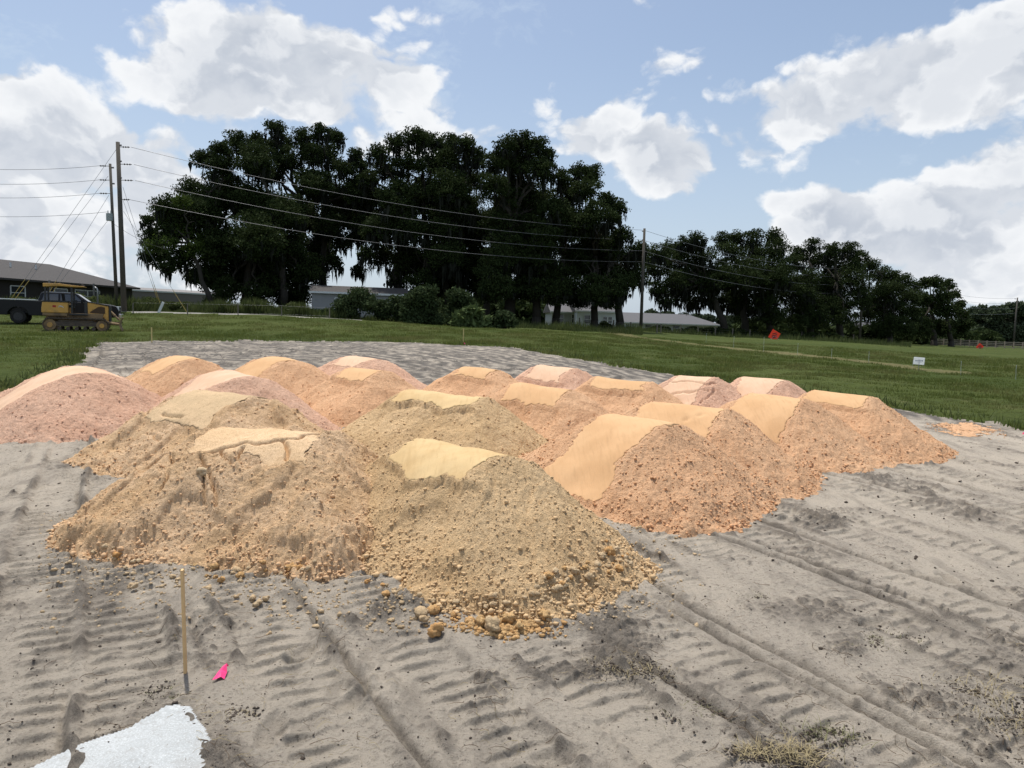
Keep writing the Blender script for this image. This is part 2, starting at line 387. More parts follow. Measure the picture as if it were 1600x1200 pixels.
# ------------------------------------------------------------------ ground sheets (one polar grid, split by cover)
fa = np.arange(-44, 44.001, .072); ca = np.arange(49, 311.5, 3.3)
ang = np.radians(np.concatenate([fa, ca])); NA = len(ang)
rr = np.concatenate([[0.02], np.linspace(.4, 2.6, 12), np.exp(np.arange(math.log(2.75), math.log(8.5), .0019)), np.exp(np.arange(math.log(8.53), math.log(46), .0034)), np.exp(np.arange(math.log(46.3), math.log(3200), .022))])
A_, R_ = np.meshgrid(ang, rr); X = R_*np.sin(A_); Y = R_*np.cos(A_); NR = len(rr)
Z = G(X, Y); sd_h = np.zeros_like(X); dkv = np.zeros_like(X); sandv = is_sand(X, Y)
k_ = sandv & (R_ < 48) & (np.abs((A_+np.pi) % (2*np.pi)-np.pi) < .85); sd_h[k_], dkv[k_] = sand_detail(X[k_], Y[k_])
near = np.clip(1-(R_-28)/25, 0, 1)
dpad = segdist(X, Y, PAD, True)
lip = np.where(sandv, 0, sstep(0, .6, dpad)*.05)
Z = Z + np.where(sandv, sd_h*near, .05*fbm(X*.25, Y*.25, 3, 61)*np.clip(R_/20, 0, 1)+.035*fbm(X*1.5, Y*1.5, 2, 62)*near) + lip
u_ = 800+F_PX*X/np.maximum(Y, 1)
swc = np.hypot(X+11, (Y-19)*.8); sw = .5+.5*np.sin(swc*12+2.6*fbm(X*.35, Y*.35, 3, 71)*2+.8*pn(X*1.6, Y*1.6, 72))
swirl = (.34+.30*sw*np.clip(.85+1.2*fbm(X*.6, Y*.6, 4, 73), 0, 1)+.16*fbm(X*3, Y*3, 3, 74))*sstep(15.5, 19, Y+.25*X)
I = np.arange(NR-1)[:, None]*NA; J = np.arange(NA)[None, :]; J2 = (J+1) % NA
Fq = np.stack([(I+J), (I+J2), (I+NA+J2), (I+NA+J)], -1).reshape(-1, 4)
V = np.stack([X, Y, Z], -1).reshape(-1, 3)
fx = X.ravel()[Fq].mean(1) if False else None
fc = V[Fq].mean(1)
cls = np.zeros(len(Fq), int)
cls[~is_sand(fc[:, 0], fc[:, 1])] = 1
dp = segdist(fc[:, 0]+.5*pn(fc[:, 0]*.8, fc[:, 1]*.8, 91), fc[:, 1], PATH)
cls[(cls == 1) & (dp < 1.0+.5*pn(fc[:, 0]*.5, fc[:, 1]*.5, 92))] = 2
dr = segdist(fc[:, 0], fc[:, 1], ROAD); cls[(cls == 1) & (dr < 1.1)] = 3
for k, (nm, mt) in enumerate((('sand_ground', ms), ('grass_field', M_turf), ('dirt_path', M_path), ('road', M_road))):
    v, f, used = compact(V, Fq[cls == k]); me = mesh_np(nm, v, f)
    attr(me, 'dark', dkv.ravel()[used]); attr(me, 'swirl', swirl.ravel()[used])
    tag(link(nm, me, mt), kind='structure')
del V, Fq, fc

# ------------------------------------------------------------------ piles
class Pile: pass
PILES = []
def add_pile(key, u, v, H, w, phi, c, t, t2, qf, qb, e, col, label, res=.022, lump=1.0, cracks=(), qwob=.07, ex=2.3, cap=True, ecc=0.0):
    P = Pile(); r = ray(u, v); tt = np.geomspace(3, 60, 5000)
    h = G(r.x*tt, r.y*tt)+H; i = np.argmax(EYE+r.z*tt < h)
    P.x, P.y = r.x*tt[i], r.y*tt[i]; P.key = key; P.H = H; P.w = w; P.a = rad(phi); P.c = c; P.t = t; P.t2 = t2; P.qf = qf; P.qb = qb; P.e = e
    P.col = col; P.label = label; P.res = res; P.lump = lump; P.seed = len(PILES)*7+100; P.qw = qwob; P.ex = ex; P.cap = cap; P.crk = []; P.ecc = ecc
    PILES.append(P)
    for line in cracks:
        pts = []
        for (cu, cv) in line:
            r = ray(cu, cv); tt = np.geomspace(3, 30, 1500); X = r.x*tt; Y = r.y*tt
            hh = G(X, Y)+pile_base(P, X, Y)[0]; i = np.argmax(EYE+r.z*tt < hh); pts.append((X[i], Y[i]))
        P.crk.append(pts)
    return P
def pile_base(P, x, y):
    dx = x-P.x; dy = y-P.y; s = P.seed
    ca_, sa_ = math.cos(P.a), math.sin(P.a)
    wx = .13*pn(x*.9, y*.9, s)+.04*pn(x*3, y*3, s+1); wy = .13*pn(x*.9, y*.9, s+2)+.04*pn(x*3, y*3, s+3)
    p = dx*ca_+dy*sa_; q = -dx*sa_+dy*ca_
    pw = p+wx; qw = q+wy*sstep(.2, 1.2, np.abs(q))
    da = np.maximum(np.abs(pw)-P.w/2, 0)
    hyp = (np.sqrt(qw*qw+P.c**2)-P.c)*P.t
    core = np.sqrt(hyp**2+(P.t2*da)**2+1e-9)
    crestv = .03*pn(p*1.3, 0*p, s+5)
    h = P.H+crestv-core
    j = P.qw*(pn(p*3.3, 0*p, s+6)+.3*pn(p*13, q*3, s+7)); j2 = .06*(pn(q*2.6, 0*p, s+8)+.6*pn(q*11, p*5, s+9)+.45*pn(q*27, p*27, s+12))
    if P.cap:
        m = np.minimum(np.minimum(P.w/2+j2-np.abs(pw), q+P.qf+j), P.qb+.1*pn(p*4, 0*p, s+10)-q)
    else: m = np.full(x.shape, -1.)
    return h, m, p, q, da
def pile_full(P, x, y):
    h, m, p, q, da = pile_base(P, x, y); s = P.seed
    rough = sstep(.02, -.05, m)
    below = -q-P.qf-P.qw*(pn(p*3.3, 0*p, s+6)+.3*pn(p*13, q*3, s+7))
    if P.e:
        sidef = sstep(P.w/2+.35, P.w/2-.1, np.abs(p))
        cut = (.75*sstep(0, .03, below)+.35*sstep(0, .25, below))*np.exp(-np.maximum(below-.2, 0)/.6)*sidef*(1.25+.5*pn(p*4, q*2, s+27))
        h = h-P.e*cut
    th = np.arctan2(q, np.sign(p)*da+1e-6); r = np.hypot(q, da)
    streak = pn(th*9, r*1.2, s+20)*.5+pn(th*22, r*2.2, s+21)*.35
    L = P.lump
    bil = .034*(.45-np.abs(pn(x*3.1, y*3.1, s+22)))+.017*(.45-np.abs(pn(x*7.3, y*7.3, s+23)))+.013*(.45-np.abs(pn(x*15, y*15, s+24)))+.008*pn(x*31, y*31, s+25)
    foot = sstep(.45, 0., h)
    h = h+rough*(L*bil*(1+.8*foot)+.022*streak*sstep(.05, .4, r)+.010*pn(th*48, r*5, s+28)*sstep(.15, .6, r)) + .03*L*foot*pn(x*4, y*4, s+26)*rough
    h = h-.02*sstep(.0, .05, m)
    for line in P.crk:
        wx = x+.02*pn(x*9, y*9, 301); wy = y+.02*pn(x*9, y*9, 302)
        d = segdist(wx, wy, line); h = h-.10*np.exp(-(d/.013)**2)+.012*np.exp(-(d/.08)**2)
    if P.key in 'ABC':
        bk = pn(x*1.9+.3*pn(x*3, y*3, 7), y*1.9, s+50); h = h+rough*sstep(.02, .3, h)*(.055 if P.key != 'A' else .03)*(sstep(-.08, .06, bk)-.5+.6*bk)
    k = .035; h = k*np.logaddexp(0, h/k)-.03
    return h, m, rough
def pile_top(x, y):                          # highest surface over everything
    g = G(x, y)
    z = np.zeros_like(g)
    for P in PILES:
        k = np.hypot(x-P.x, y-P.y) < P.ex+.3
        if k.any():
            h = pile_full(P, x[k], y[k])[0]; z[k] = np.maximum(z[k], h)
    return g+z
lo, ln_ = 'orange', 'pink'
S = dict(t=.98, t2=.74)
add_pile('A', 716, 693, .90, 1.22, -43, .42, 1.08, .72, .42, .75, .10, 'tan', 'nearest tan heap with a broken yellow crust on top and clods rolled around its foot', .0125, 1.0, qwob=.10, ex=2.6)
add_pile('B', 418, 668, .92, 1.30, -6, .60, .98, .88, .48, 1.0, .02, 'peach', 'wide cracked sandy heap directly behind the wooden stake', .0135, 1.6, ex=2.7, cap=True, qwob=.12,
         cracks=[[(282, 724), (318, 708), (345, 700), (378, 691), (420, 689), (468, 682), (478, 676), (515, 683)],
                 [(315, 716), (321, 735), (316, 752), (322, 775)], [(328, 738), (340, 790)], [(378, 697), (370, 722)], [(262, 705), (285, 725)], [(240, 735), (262, 742), (255, 765)], [(345, 700), (350, 716), (362, 728)], [(440, 686), (452, 700), (448, 715)]])
add_pile('C', 350, 612, .90, 1.3, -32, .60, .90, .80, .75, 1.0, .02, 'peach', 'dull tan heap with a slumped crust behind the wide cracked heap', .018, 1.2, ex=2.5, cracks=[[(215, 678), (238, 672), (247, 690)], [(255, 645), (285, 650)]])
add_pile('D', 692, 612, .90, 1.35, -28, .42, .90, .80, .36, .8, .09, 'tan', 'tan heap with pale yellow crust standing behind the nearest tan heap', .017, 1.0, ex=2.5, qwob=.11)
add_pile('E', 992, 650, .90, .98, -45, .62, 1.0, .74, 1.25, 1.2, .03, lo, 'large orange heap with a wide smooth arched crust, nearest of the orange heaps', .015, 1.0, ex=2.6)
add_pile('F', 1078, 631, .90, 1.1, -35, .60, 1.0, .74, .85, 1.2, .03, lo, 'orange heap with two small pits in its smooth crust', .017)
add_pile('G', 1215, 616, .90, .95, -45, .55, 1.0, .74, .95, 1.1, .03, lo, 'orange heap with a plain smooth crust, second from the right end', .018)
add_pile('H', 1312, 611, .90, .95, -42, .50, .95, .72, .46, .9, .08, lo, 'rightmost orange heap, crust broken in a bow below its top', .018, qwob=.05)
add_pile('I', 850, 601, .92, 1.05, -36, .45, .95, .72, .55, .9, .09, lo, 'orange heap with a ragged crust edge behind the right shoulder of the tan heaps', .02, qwob=.11)
add_pile('J', 972, 590, .92, 1.05, -33, .45, .95, .72, .42, .9, .10, lo, 'orange heap whose crust is cut off above a brown hollow, middle of the field', .022)
add_pile('K', 1090, 586, .92, .85, -45, .55, 1.1, .80, .95, 1.0, .0, ln_, 'pink heap with a cracked smooth crust', .02, cracks=[[(1052, 596), (1075, 594), (1105, 601), (1118, 598)], [(1050, 614), (1080, 612), (1108, 611)], [(1095, 628), (1105, 620), (1117, 610)]])
add_pile('L', 1196, 589, .92, .85, -45, .55, 1.1, .80, .85, 1.0, .0, ln_, 'pink smooth crusted heap at the back right beside the grass', .023)
add_pile('M', 874, 571, .92, .9, -42, .5, 1.0, .78, .6, .9, .10, ln_, 'pale pink heap at the back, right of center, with a slanting crust edge', .023)
add_pile('N', 752, 573, .92, .95, -36, .45, .95, .74, .42, .9, .08, lo, 'orange heap with a thin crust at the back row center', .023)
add_pile('O', 572, 574, .92, .85, -36, .5, .95, .72, .46, .9, .08, lo, 'orange heap with a pale yellow pointed crust', .022)
add_pile('P', 566, 556, .92, 1.0, -42, .85, .95, .70, .6, 1.4, .05, ln_, 'pink heap with a long pale arched back, farthest in the center left', .024, ex=2.8)
add_pile('Q', 440, 558, .92, .85, -45, .75, .95, .72, .9, 1.3, .04, lo, 'dark orange heap with an arched crust on its left side', .024)
add_pile('R', 365, 581, .92, 1.0, -48, .75, .95, .72, 1.0, 1.3, .03, ln_, 'pink heap behind the dull tan heap, pale crust curving over its top', .022, ex=2.6)
add_pile('S', 288, 555, .92, .9, -45, .65, .95, .74, .8, 1.2, .03, lo, 'orange heap at the far left back corner with a thin pale crust rim', .024)
add_pile('T', 128, 574, .92, 1.1, -50, .85, .92, .72, 1.5, 1.5, .0, ln_, 'large pink heap at the left edge with a pale crust rim against the grass', .018, ex=3.0)
# the second pink shoulder between the left heap and the far corner heap
def icos(sub=1):
    bm = bmesh.new(); bmesh.ops.create_icosphere(bm, subdivisions=sub, radius=1); v = np.array([q.co for q in bm.verts]); f = np.array([[w.index for w in p.verts] for p in bm.faces]); bm.free(); return v, f
IV1, IF1 = icos(1); IV2, IF2 = icos(2)
def scatter(pos, size, IV=IV1, IF=IF1, flat=.75, seed=0):
    r = np.random.default_rng(seed); n = len(pos)
    sc_ = size[:, None]*r.uniform(.7, 1.25, (n, 3)); sc_[:, 2] *= flat
    a = r.uniform(0, 6.28, n); ca_, sa_ = np.cos(a), np.sin(a)
    k = 1+.28*r.standard_normal((n, len(IV)))
    v = IV[None]*k[..., None]*sc_[:, None, :]
    v = np.stack([v[..., 0]*ca_[:, None]-v[..., 1]*sa_[:, None], v[..., 0]*sa_[:, None]+v[..., 1]*ca_[:, None], v[..., 2]], -1)+pos[:, None, :]
    f = IF[None]+(np.arange(n)*len(IV))[:, None, None]
    return v.reshape(-1, 3), f.reshape(-1, 3)
for P in PILES:
    n = int(2*P.ex/P.res); g = np.linspace(-P.ex, P.ex, n); xx, yy = np.meshgrid(P.x+g, P.y+g)
    h, m, rough = pile_full(P, xx, yy)
    zz = G(xx, yy)+h
    if P.key in 'ABCDEFGHT':
        kk = (h < .10) & (h > -.029); zz[kk] += sand_detail(xx[kk], yy[kk])[0]*sstep(.10, .0, h[kk])
    base = (P.x, P.y, g1(P.x, P.y))
    V = np.stack([xx-base[0], yy-base[1], zz-base[2]], -1).reshape(-1, 3)
    I = np.arange(n-1)[:, None]*n; J = np.arange(n-1)[None]; Fq = np.stack([I+J, I+J+1, I+n+J+1, I+n+J], -1).reshape(-1, 4)
    keep = h.ravel()[Fq].max(1) > -.026
    v, f, _ = compact(V, Fq[keep])
    o = thing('soil_heap', P.label, 'heap', base, 0, 'heaps of dumped soil on the cleared pad')
    link('heap_body', mesh_np('heap_body', v, f), PM[P.col], o)
    if P.cap:
        mf = m.ravel()[Fq].min(1) > .002
        hb = pile_base(P, xx, yy)[0]
        s = P.seed
        zc = G(xx, yy)+.035*np.logaddexp(0, hb/.035)-.03+.003*pn(xx*6, yy*6, s+40)+.003
        if P.col in ('tan', 'peach'): zc = zc+.012*pn(xx*5, yy*5, s+41)+.004*np.abs(pn(xx*22, yy*22, s+42))
        for line in P.crk:
            d = segdist(xx+.02*pn(xx*9, yy*9, 301), yy+.02*pn(xx*9, yy*9, 302), line); zc = zc-.12*np.exp(-(d/.013)**2)+.012*np.exp(-(d/.08)**2)
        if P.key == 'F':
            for (pu, pv) in ((1094, 645), (1072, 652)):
                r = ray(pu, pv); tt = np.geomspace(5, 20, 2000); q = np.argmax(EYE+r.z*tt < G(r.x*tt, r.y*tt)+pile_base(P, r.x*tt, r.y*tt)[0])
                zc = zc-.025*np.exp(-(((xx-r.x*tt[q])/.05)**2+((yy-r.y*tt[q])/.04)**2))
        Vc = np.stack([xx-base[0], yy-base[1], zc-base[2]], -1).reshape(-1, 3)
        fq = Fq[mf & (hb.ravel()[Fq].min(1) > .03)]
        if len(fq):
            vc, fcx, _ = compact(Vc, fq)
            # skirt round the crust edge
            e = np.concatenate([fcx[:, [0, 1]], fcx[:, [1, 2]], fcx[:, [2, 3]], fcx[:, [3, 0]]])
            key = e.min(1).astype(np.int64)*len(vc)+e.max(1); uq, idx, cnt = np.unique(key, return_index=True, return_counts=True)
            be = e[idx[cnt == 1]]; nb = len(vc); low = vc.copy(); low[:, 2] -= (.008 if P.key in 'BC' else .016)
            fs = np.concatenate([fcx, np.stack([be[:, 1], be[:, 0], be[:, 0]+nb, be[:, 1]+nb], -1)])
            vv, ff, _ = compact(np.concatenate([vc, low]), fs)
            co = link('smooth_crust', mesh_np('smooth_crust', vv, ff), CM['dull' if P.key == 'C' else P.col], o)
    # loose crumbs lying on the rough slopes
    nc = {'A': 26000, 'B': 20000, 'C': 6000, 'D': 6000, 'E': 12000, 'F': 5000, 'G': 4000, 'H': 4000, 'T': 4000}.get(P.key, 1500)
    r_ = np.random.default_rng(P.seed); px = P.x+r_.uniform(-P.ex, P.ex, nc*2); py = P.y+r_.uniform(-P.ex, P.ex, nc*2)
    hh, mm, rg = pile_full(P, px, py); k = (hh > -.01) & (mm < .012) & (r_.random(nc*2) < np.clip(.25+1.1*np.exp(-hh/.25), 0, 1)); px, py, hh = px[k], py[k], hh[k]
    sz = np.clip(r_.lognormal(math.log(.0058 if P.key in 'AB' else .0075), .5, len(px)), .003, .022)*(1+.5*np.exp(-hh/.12))
    if P.key not in 'AB': sz = np.minimum(sz, .02)
    pos = np.stack([px-base[0], py-base[1], G(px, py)+hh-base[2]+sz*.2], -1)
    v, f = scatter(pos, sz, seed=P.seed)
    co = link('crumbs', mesh_np('crumbs', v, f, False), KM[P.col], o); tag(co, kind='stuff')

# ------------------------------------------------------------------ clods, spills, litter
M_clod = pile_mat('clod_soil', (.62, .48, .31), (.54, .40, .24), (.42, .29, .17), .8)
M_clodo = pile_mat('orange_clod_soil', (.66, .37, .15), (.62, .43, .22), (.45, .22, .075), .9)
def clod_mesh(seed, rough=.24):
    v, f = icos(3); r = np.random.default_rng(seed)
    a, b_, c_ = r.uniform(0, 50, 3)
    n = fbm(v[:, 0]*1.3+a+v[:, 2]*.9, v[:, 1]*1.3+b_-v[:, 2]*.8, 4, seed, .6)
    v = v*(1+rough*n[:, None]*1.5); v = v*np.array([1, r.uniform(.75, .95), r.uniform(.68, .85)])
    return mesh_np('dirt_clod', v, f)
CLM = [clod_mesh(i) for i in range(5)]; CLO = [clod_mesh(i+20, .34) for i in range(3)]
for m_ in CLM: m_.materials.append(M_clod)
for m_ in CLO: m_.materials.append(M_clodo)
def surf(u, v):
    r = ray(u, v); tt = np.geomspace(2, 60, 5000); X = r.x*tt; Y = r.y*tt
    i = np.argmax(EYE+r.z*tt < pile_top(X, Y)); return Vector((X[i], Y[i], EYE+r.z*tt[i]))
rc = random.Random(4)
def clod(u, v, rpx, label, grp=None, me=None):
    p = surf(u, v); r = rpx*p.y/F_PX
    o = D.objects.new('dirt_clod', me or rc.choice(CLM+CLM+CLO)); C.objects.link(o)
    o.location = (p.x, p.y, p.z+r*.18); o.scale = (r, r, r*rc.uniform(.85, 1)); o.rotation_euler = (rc.uniform(-.3, .3), rc.uniform(-.3, .3), rc.uniform(0, 6.28))
    return tag(o, label, 'clod', grp)
clod(680, 987, 14, 'round pale clod with a broken hollow top, lying alone in front of the heaps', me=CLO[1])
clod(658, 958, 12, 'brown clod at the left of the short row under the nearest tan heap', me=CLM[1])
clod(678, 955, 11, 'pale round clod at the right of the short row under the nearest tan heap')
clod(662, 968, 8, 'small pale clod in front of the short row under the nearest tan heap')
clod(769, 977, 17, 'largest pale clod in the orange crumbled patch in front of the nearest tan heap', me=CLM[2])
clod(796, 968, 12, 'rusty broken clod on the right side of the orange crumbled patch', me=CLO[0])
clod(750, 972, 10, 'orange clod at the left end of the orange crumbled patch', me=CLO[2])
clod(812, 979, 8, 'small orange clod at the right tip of the orange crumbled patch', me=CLO[1])
clod(851, 962, 11, 'yellowish broken clod right of the orange crumbled patch', me=CLO[0])
clod(952, 863, 9, 'large pale clod at the right foot of the nearest tan heap')
clod(967, 889, 7, 'brown clod lying off the right foot of the nearest tan heap', me=CLO[2])
clod(317, 738, 9, 'tan lump beside the deep crack of the wide cracked heap', me=CLM[1])
G1 = 'rounded clods strewn around the foot of the nearest tan heap'
for i in range(95):
    k = rc.random()
    if k < .52:
        u = rc.uniform(840, 985); v = 905-(u-860)*.42+rc.gauss(10, 13)
    elif k < .9:
        u = rc.uniform(690, 880); v = 943-abs(u-770)*.13+rc.gauss(0, 9)
    else:
        u = rc.uniform(560, 690); v = 900+(u-560)*.38+rc.gauss(0, 6)
    clod(u, v, min(8.5, rc.lognormvariate(math.log(4.1), .35)), ('small rounded tan clod among others at the right foot of the nearest tan heap' if u > 840 else 'small rounded tan clod among others along the front foot of the nearest tan heap' if k < .9 else 'small tan clod among others at the left foot of the nearest tan heap'), G1)
G2 = 'clods strewn along the foot of the wide cracked heap'
for i in range(45):
    t_ = rc.random()
    if t_ < .75: u = rc.uniform(190, 540); v = np.interp(u, [190, 300, 400, 540], [880, 905, 903, 868])+rc.gauss(0, 10)
    else: u = rc.uniform(90, 200); v = np.interp(u, [90, 200], [835, 880])+rc.gauss(0, 10)
    clod(u, v, min(10, rc.lognormvariate(math.log(3.8), .4)), 'small brown clod among others along the front foot of the wide cracked heap', G2, rc.choice(CLO+CLM))
for (u, v) in ((395, 935), (405, 941), (415, 936), (400, 945)):
    clod(u, v, 6, 'flat tan crumb of clod in the little pile right of the wooden stake', 'little pile of broken clods right of the stake')
# loose crumbs, twigs and dry bits on the sand
def on_sand(n, u0, u1, v0, v1, seed):
    r = np.random.default_rng(seed); u = r.uniform(u0, u1, n); v = r.uniform(v0, v1, n)
    dx = (u-800)/F_PX; dy = (v-600)/F_PX
    Rr = np.array(CF)[None]+np.array(CR)[None]*dx[:, None]-np.array(CU)[None]*dy[:, None]
    t_ = np.full(n, 5.)
    for _ in range(25): t_ = (EYE-G(Rr[:, 0]*t_, Rr[:, 1]*t_))/(-Rr[:, 2])
    x = Rr[:, 0]*t_; y = Rr[:, 1]*t_; return x, y
def sand_z(x, y):
    return G(x, y)+sand_detail(x, y)[0]
def free(x, y):
    z = np.zeros_like(x)
    for P in PILES: z = np.maximum(z, (np.hypot(x-P.x, y-P.y) < P.ex+.3)*pile_full(P, x, y)[0])
    return (z < .004) & is_sand(x, y)
M_dark = simple('dark_soil_crumb', (.085, .07, .058), .95, var=.4, scale=20, spec=.1)
x, y = on_sand(6500, -60, 1660, 640, 1260, 5)
w_ = np.clip(.22+1.6*np.clip(fbm(x*1.1+3, y*1.1, 4, 41), 0, 1)+.5*np.clip(fbm(x*.3, y*.3, 2, 81)+.1*x, 0, .5), 0, 1)
k = free(x, y) & (rng.random(len(x)) < w_); x, y = x[k], y[k]
s_ = np.clip(rng.lognormal(math.log(.0048), .55, len(x)), .002, .018)*np.clip(y/6, .7, 1.6)
v_, f_ = scatter(np.stack([x, y, sand_z(x, y)+s_*.3], -1), s_, seed=3)
tag(link('soil_crumbs', mesh_np('soil_crumbs', v_, f_, False), M_dark), 'tiny dark crumbs of topsoil scattered over the grey sand', 'soil crumbs', kind='stuff')
x, y = on_sand(5200, 60, 1100, 800, 985, 6); 
tz = np.zeros_like(x)
for P in PILES[:5]: tz = np.maximum(tz, pile_full(P, x, y)[0])
dP = np.min([np.hypot(x-P.x, y-P.y) for P in PILES[:2]], 0)
k = free(x, y) & (rng.random(len(x)) < np.exp(-np.maximum(dP-1.75, 0)/.35)*.9); x, y = x[k], y[k]
s_ = np.clip(rng.lognormal(math.log(.008), .5, len(x)), .003, .022)
v_, f_ = scatter(np.stack([x, y, sand_z(x, y)+s_*.3], -1), s_, seed=9)
tag(link('tan_crumbs', mesh_np('tan_crumbs', v_, f_, False), M_clod), 'fine tan crumbs spilled on the sand around the nearest heaps', 'soil crumbs', kind='stuff')
x = rng.normal(0, .17, 900); y = rng.normal(0, .07, 900); q = gp(782, 976); x = x+q.x; y = y+q.y+.03
s_ = np.clip(rng.lognormal(math.log(.011), .5, len(x)), .004, .03)
v_, f_ = scatter(np.stack([x, y, sand_z(x, y)+s_*.3], -1), s_, seed=19)
tag(link('orange_crumbs', mesh_np('orange_crumbs', v_, f_, False), M_clodo), 'orange crumbled clay patch in front of the nearest tan heap', 'clay crumbs', kind='stuff')
def patch(name, px, mat, lift, label, cat, nscale=2.0, amp=.12, res=.03, th=0.0, hgt=.012):
    P = np.array([gp(u, v).xy.to_tuple() for u, v in px]); lo_, hi = P.min(0)-.3, P.max(0)+.3
    xs = np.arange(lo_[0], hi[0], res); ys = np.arange(lo_[1], hi[1], res); xx, yy = np.meshgrid(xs, ys); nx, ny = len(xs), len(ys)
    d = segdist(xx, yy, P, True)*np.where(inpoly(xx, yy, P), 1, -1)+amp*fbm(xx*nscale, yy*nscale, 4, 501)+th
    zz = (G(xx, yy)+.034+.008*fbm(xx*1.6, yy*1.6, 3, 77) if name == 'lime_spill' else sand_z(xx, yy)+lift)+np.clip(d, -.05, .12)*hgt*8
    I = np.arange(ny-1)[:, None]*nx; J = np.arange(nx-1)[None]; Fq = np.stack([I+J, I+J+1, I+nx+J+1, I+nx+J], -1).reshape(-1, 4)
    keep = d.ravel()[Fq].min(1) > -.01
    v, f, _ = compact(np.stack([xx, yy, zz], -1).reshape(-1, 3), Fq[keep])
    return tag(link(name, mesh_np(name, v, f), mat), label, cat, kind='stuff')
M_lime = pile_mat('white_lime', (.46, .48, .485), (.36, .38, .385), (.32, .32, .31), .07)
patch('lime_spill', [(40, 1215), (130, 1172), (200, 1150), (262, 1112), (300, 1112), (325, 1150), (345, 1185), (352, 1230), (300, 1260), (40, 1270)], M_lime, .004, 'white powdery lime spilled on the sand in front of the wooden stake', 'lime', 2.0, .03, .012, 0, .002)
patch('sand_spill', [(1452, 662), (1500, 660), (1552, 668), (1560, 678), (1500, 684), (1465, 676)], PM['orange'], .006, 'thin orange soil spilled on the sand beyond the rightmost heap', 'soil spill', 3.4, .38, .02, -.16, .003)
x, y = on_sand(5200, 1445, 1575, 655, 690, 77); k = free(x, y) & (rng.random(len(x)) < np.exp(-segdist(x, y, [gp(1470, 668).xy.to_tuple(), gp(1500, 676).xy.to_tuple(), gp(1545, 673).xy.to_tuple()])/.18)); x, y = x[k], y[k]
s_ = np.clip(rng.lognormal(math.log(.010), .5, len(x)), .004, .03); v_, f_ = scatter(np.stack([x, y, sand_z(x, y)+s_*.2], -1), s_, seed=29)
tag(link('spill_crumbs', mesh_np('spill_crumbs', v_, f_, False), PM['orange']), 'orange crumbs scattered on the sand beyond the rightmost heap', 'soil crumbs', kind='stuff')
# dead roots and straw
M_root = simple('dead_root', (.14, .10, .065), .9, var=.35, scale=9)
M_straw = simple('straw', (.42, .34, .19), .8, var=.3, scale=9)
def strands(n, region, seed, L, r, mat, name, label, cat):
    x, y = on_sand(n, *region, seed); k = free(x, y); x, y = x[k], y[k]; n = len(x); rg = np.random.default_rng(seed)
    w_ = np.clip(fbm(x*1.1+3, y*1.1, 4, 41)+.35, 0.05, 1); k = rg.random(n) < w_; x, y = x[k], y[k]; n = len(x)
    a = rg.uniform(0, 6.28, n); ln = rg.uniform(*L, n); cv = rg.normal(0, 1.2, n); S_ = 7
    px = [x]; py = [y]; 
    for i in range(S_-1): px.append(px[-1]+np.cos(a)*ln/S_); py.append(py[-1]+np.sin(a)*ln/S_); a = a+cv/S_+rg.normal(0, .35, n)
    px = np.array(px).T; py = np.array(py).T; pz = sand_z(px, py)+.004+rg.uniform(0, .018, n)[:, None]*np.sin(np.linspace(0, 3.14, S_))[None]
    c_ = np.stack([px, py, pz], -1); V_ = []
    for kx, kz in ((0, 1), (-.87, -.5), (.87, -.5)):
        off = np.stack([-np.sin(a)*kx, np.cos(a)*kx, np.full(n, kz)], -1)*rg.uniform(.6, 1.3, n)[:, None]*r
        V_.append(c_+off[:, None, :]*np.linspace(1, .4, S_)[None, :, None])
    V_ = np.stack(V_, 2).reshape(-1, 3)     # n,S,3
    b0 = np.arange(n)[:, None, None]*S_*3+np.arange(S_-1)[None, :, None]*3; kk = np.arange(3)[None, None]
    f = np.stack([b0+kk, b0+(kk+1) % 3, b0+3+(kk+1) % 3, b0+3+kk], -1).reshape(-1, 4)
    tag(link(name, mesh_np(name, V_, f), mat), label, cat, kind='stuff')
strands(1300, (-40, 1640, 760, 1250), 31, (.04, .20), .0022, M_root, 'dead_roots', 'thin dark dead roots lying scattered over the grey sand', 'roots')
strands(420, (250, 1640, 1000, 1250), 32, (.05, .16), .0014, M_straw, 'loose_straw', 'pale loose straw blades lying on the sand near the camera', 'straw')
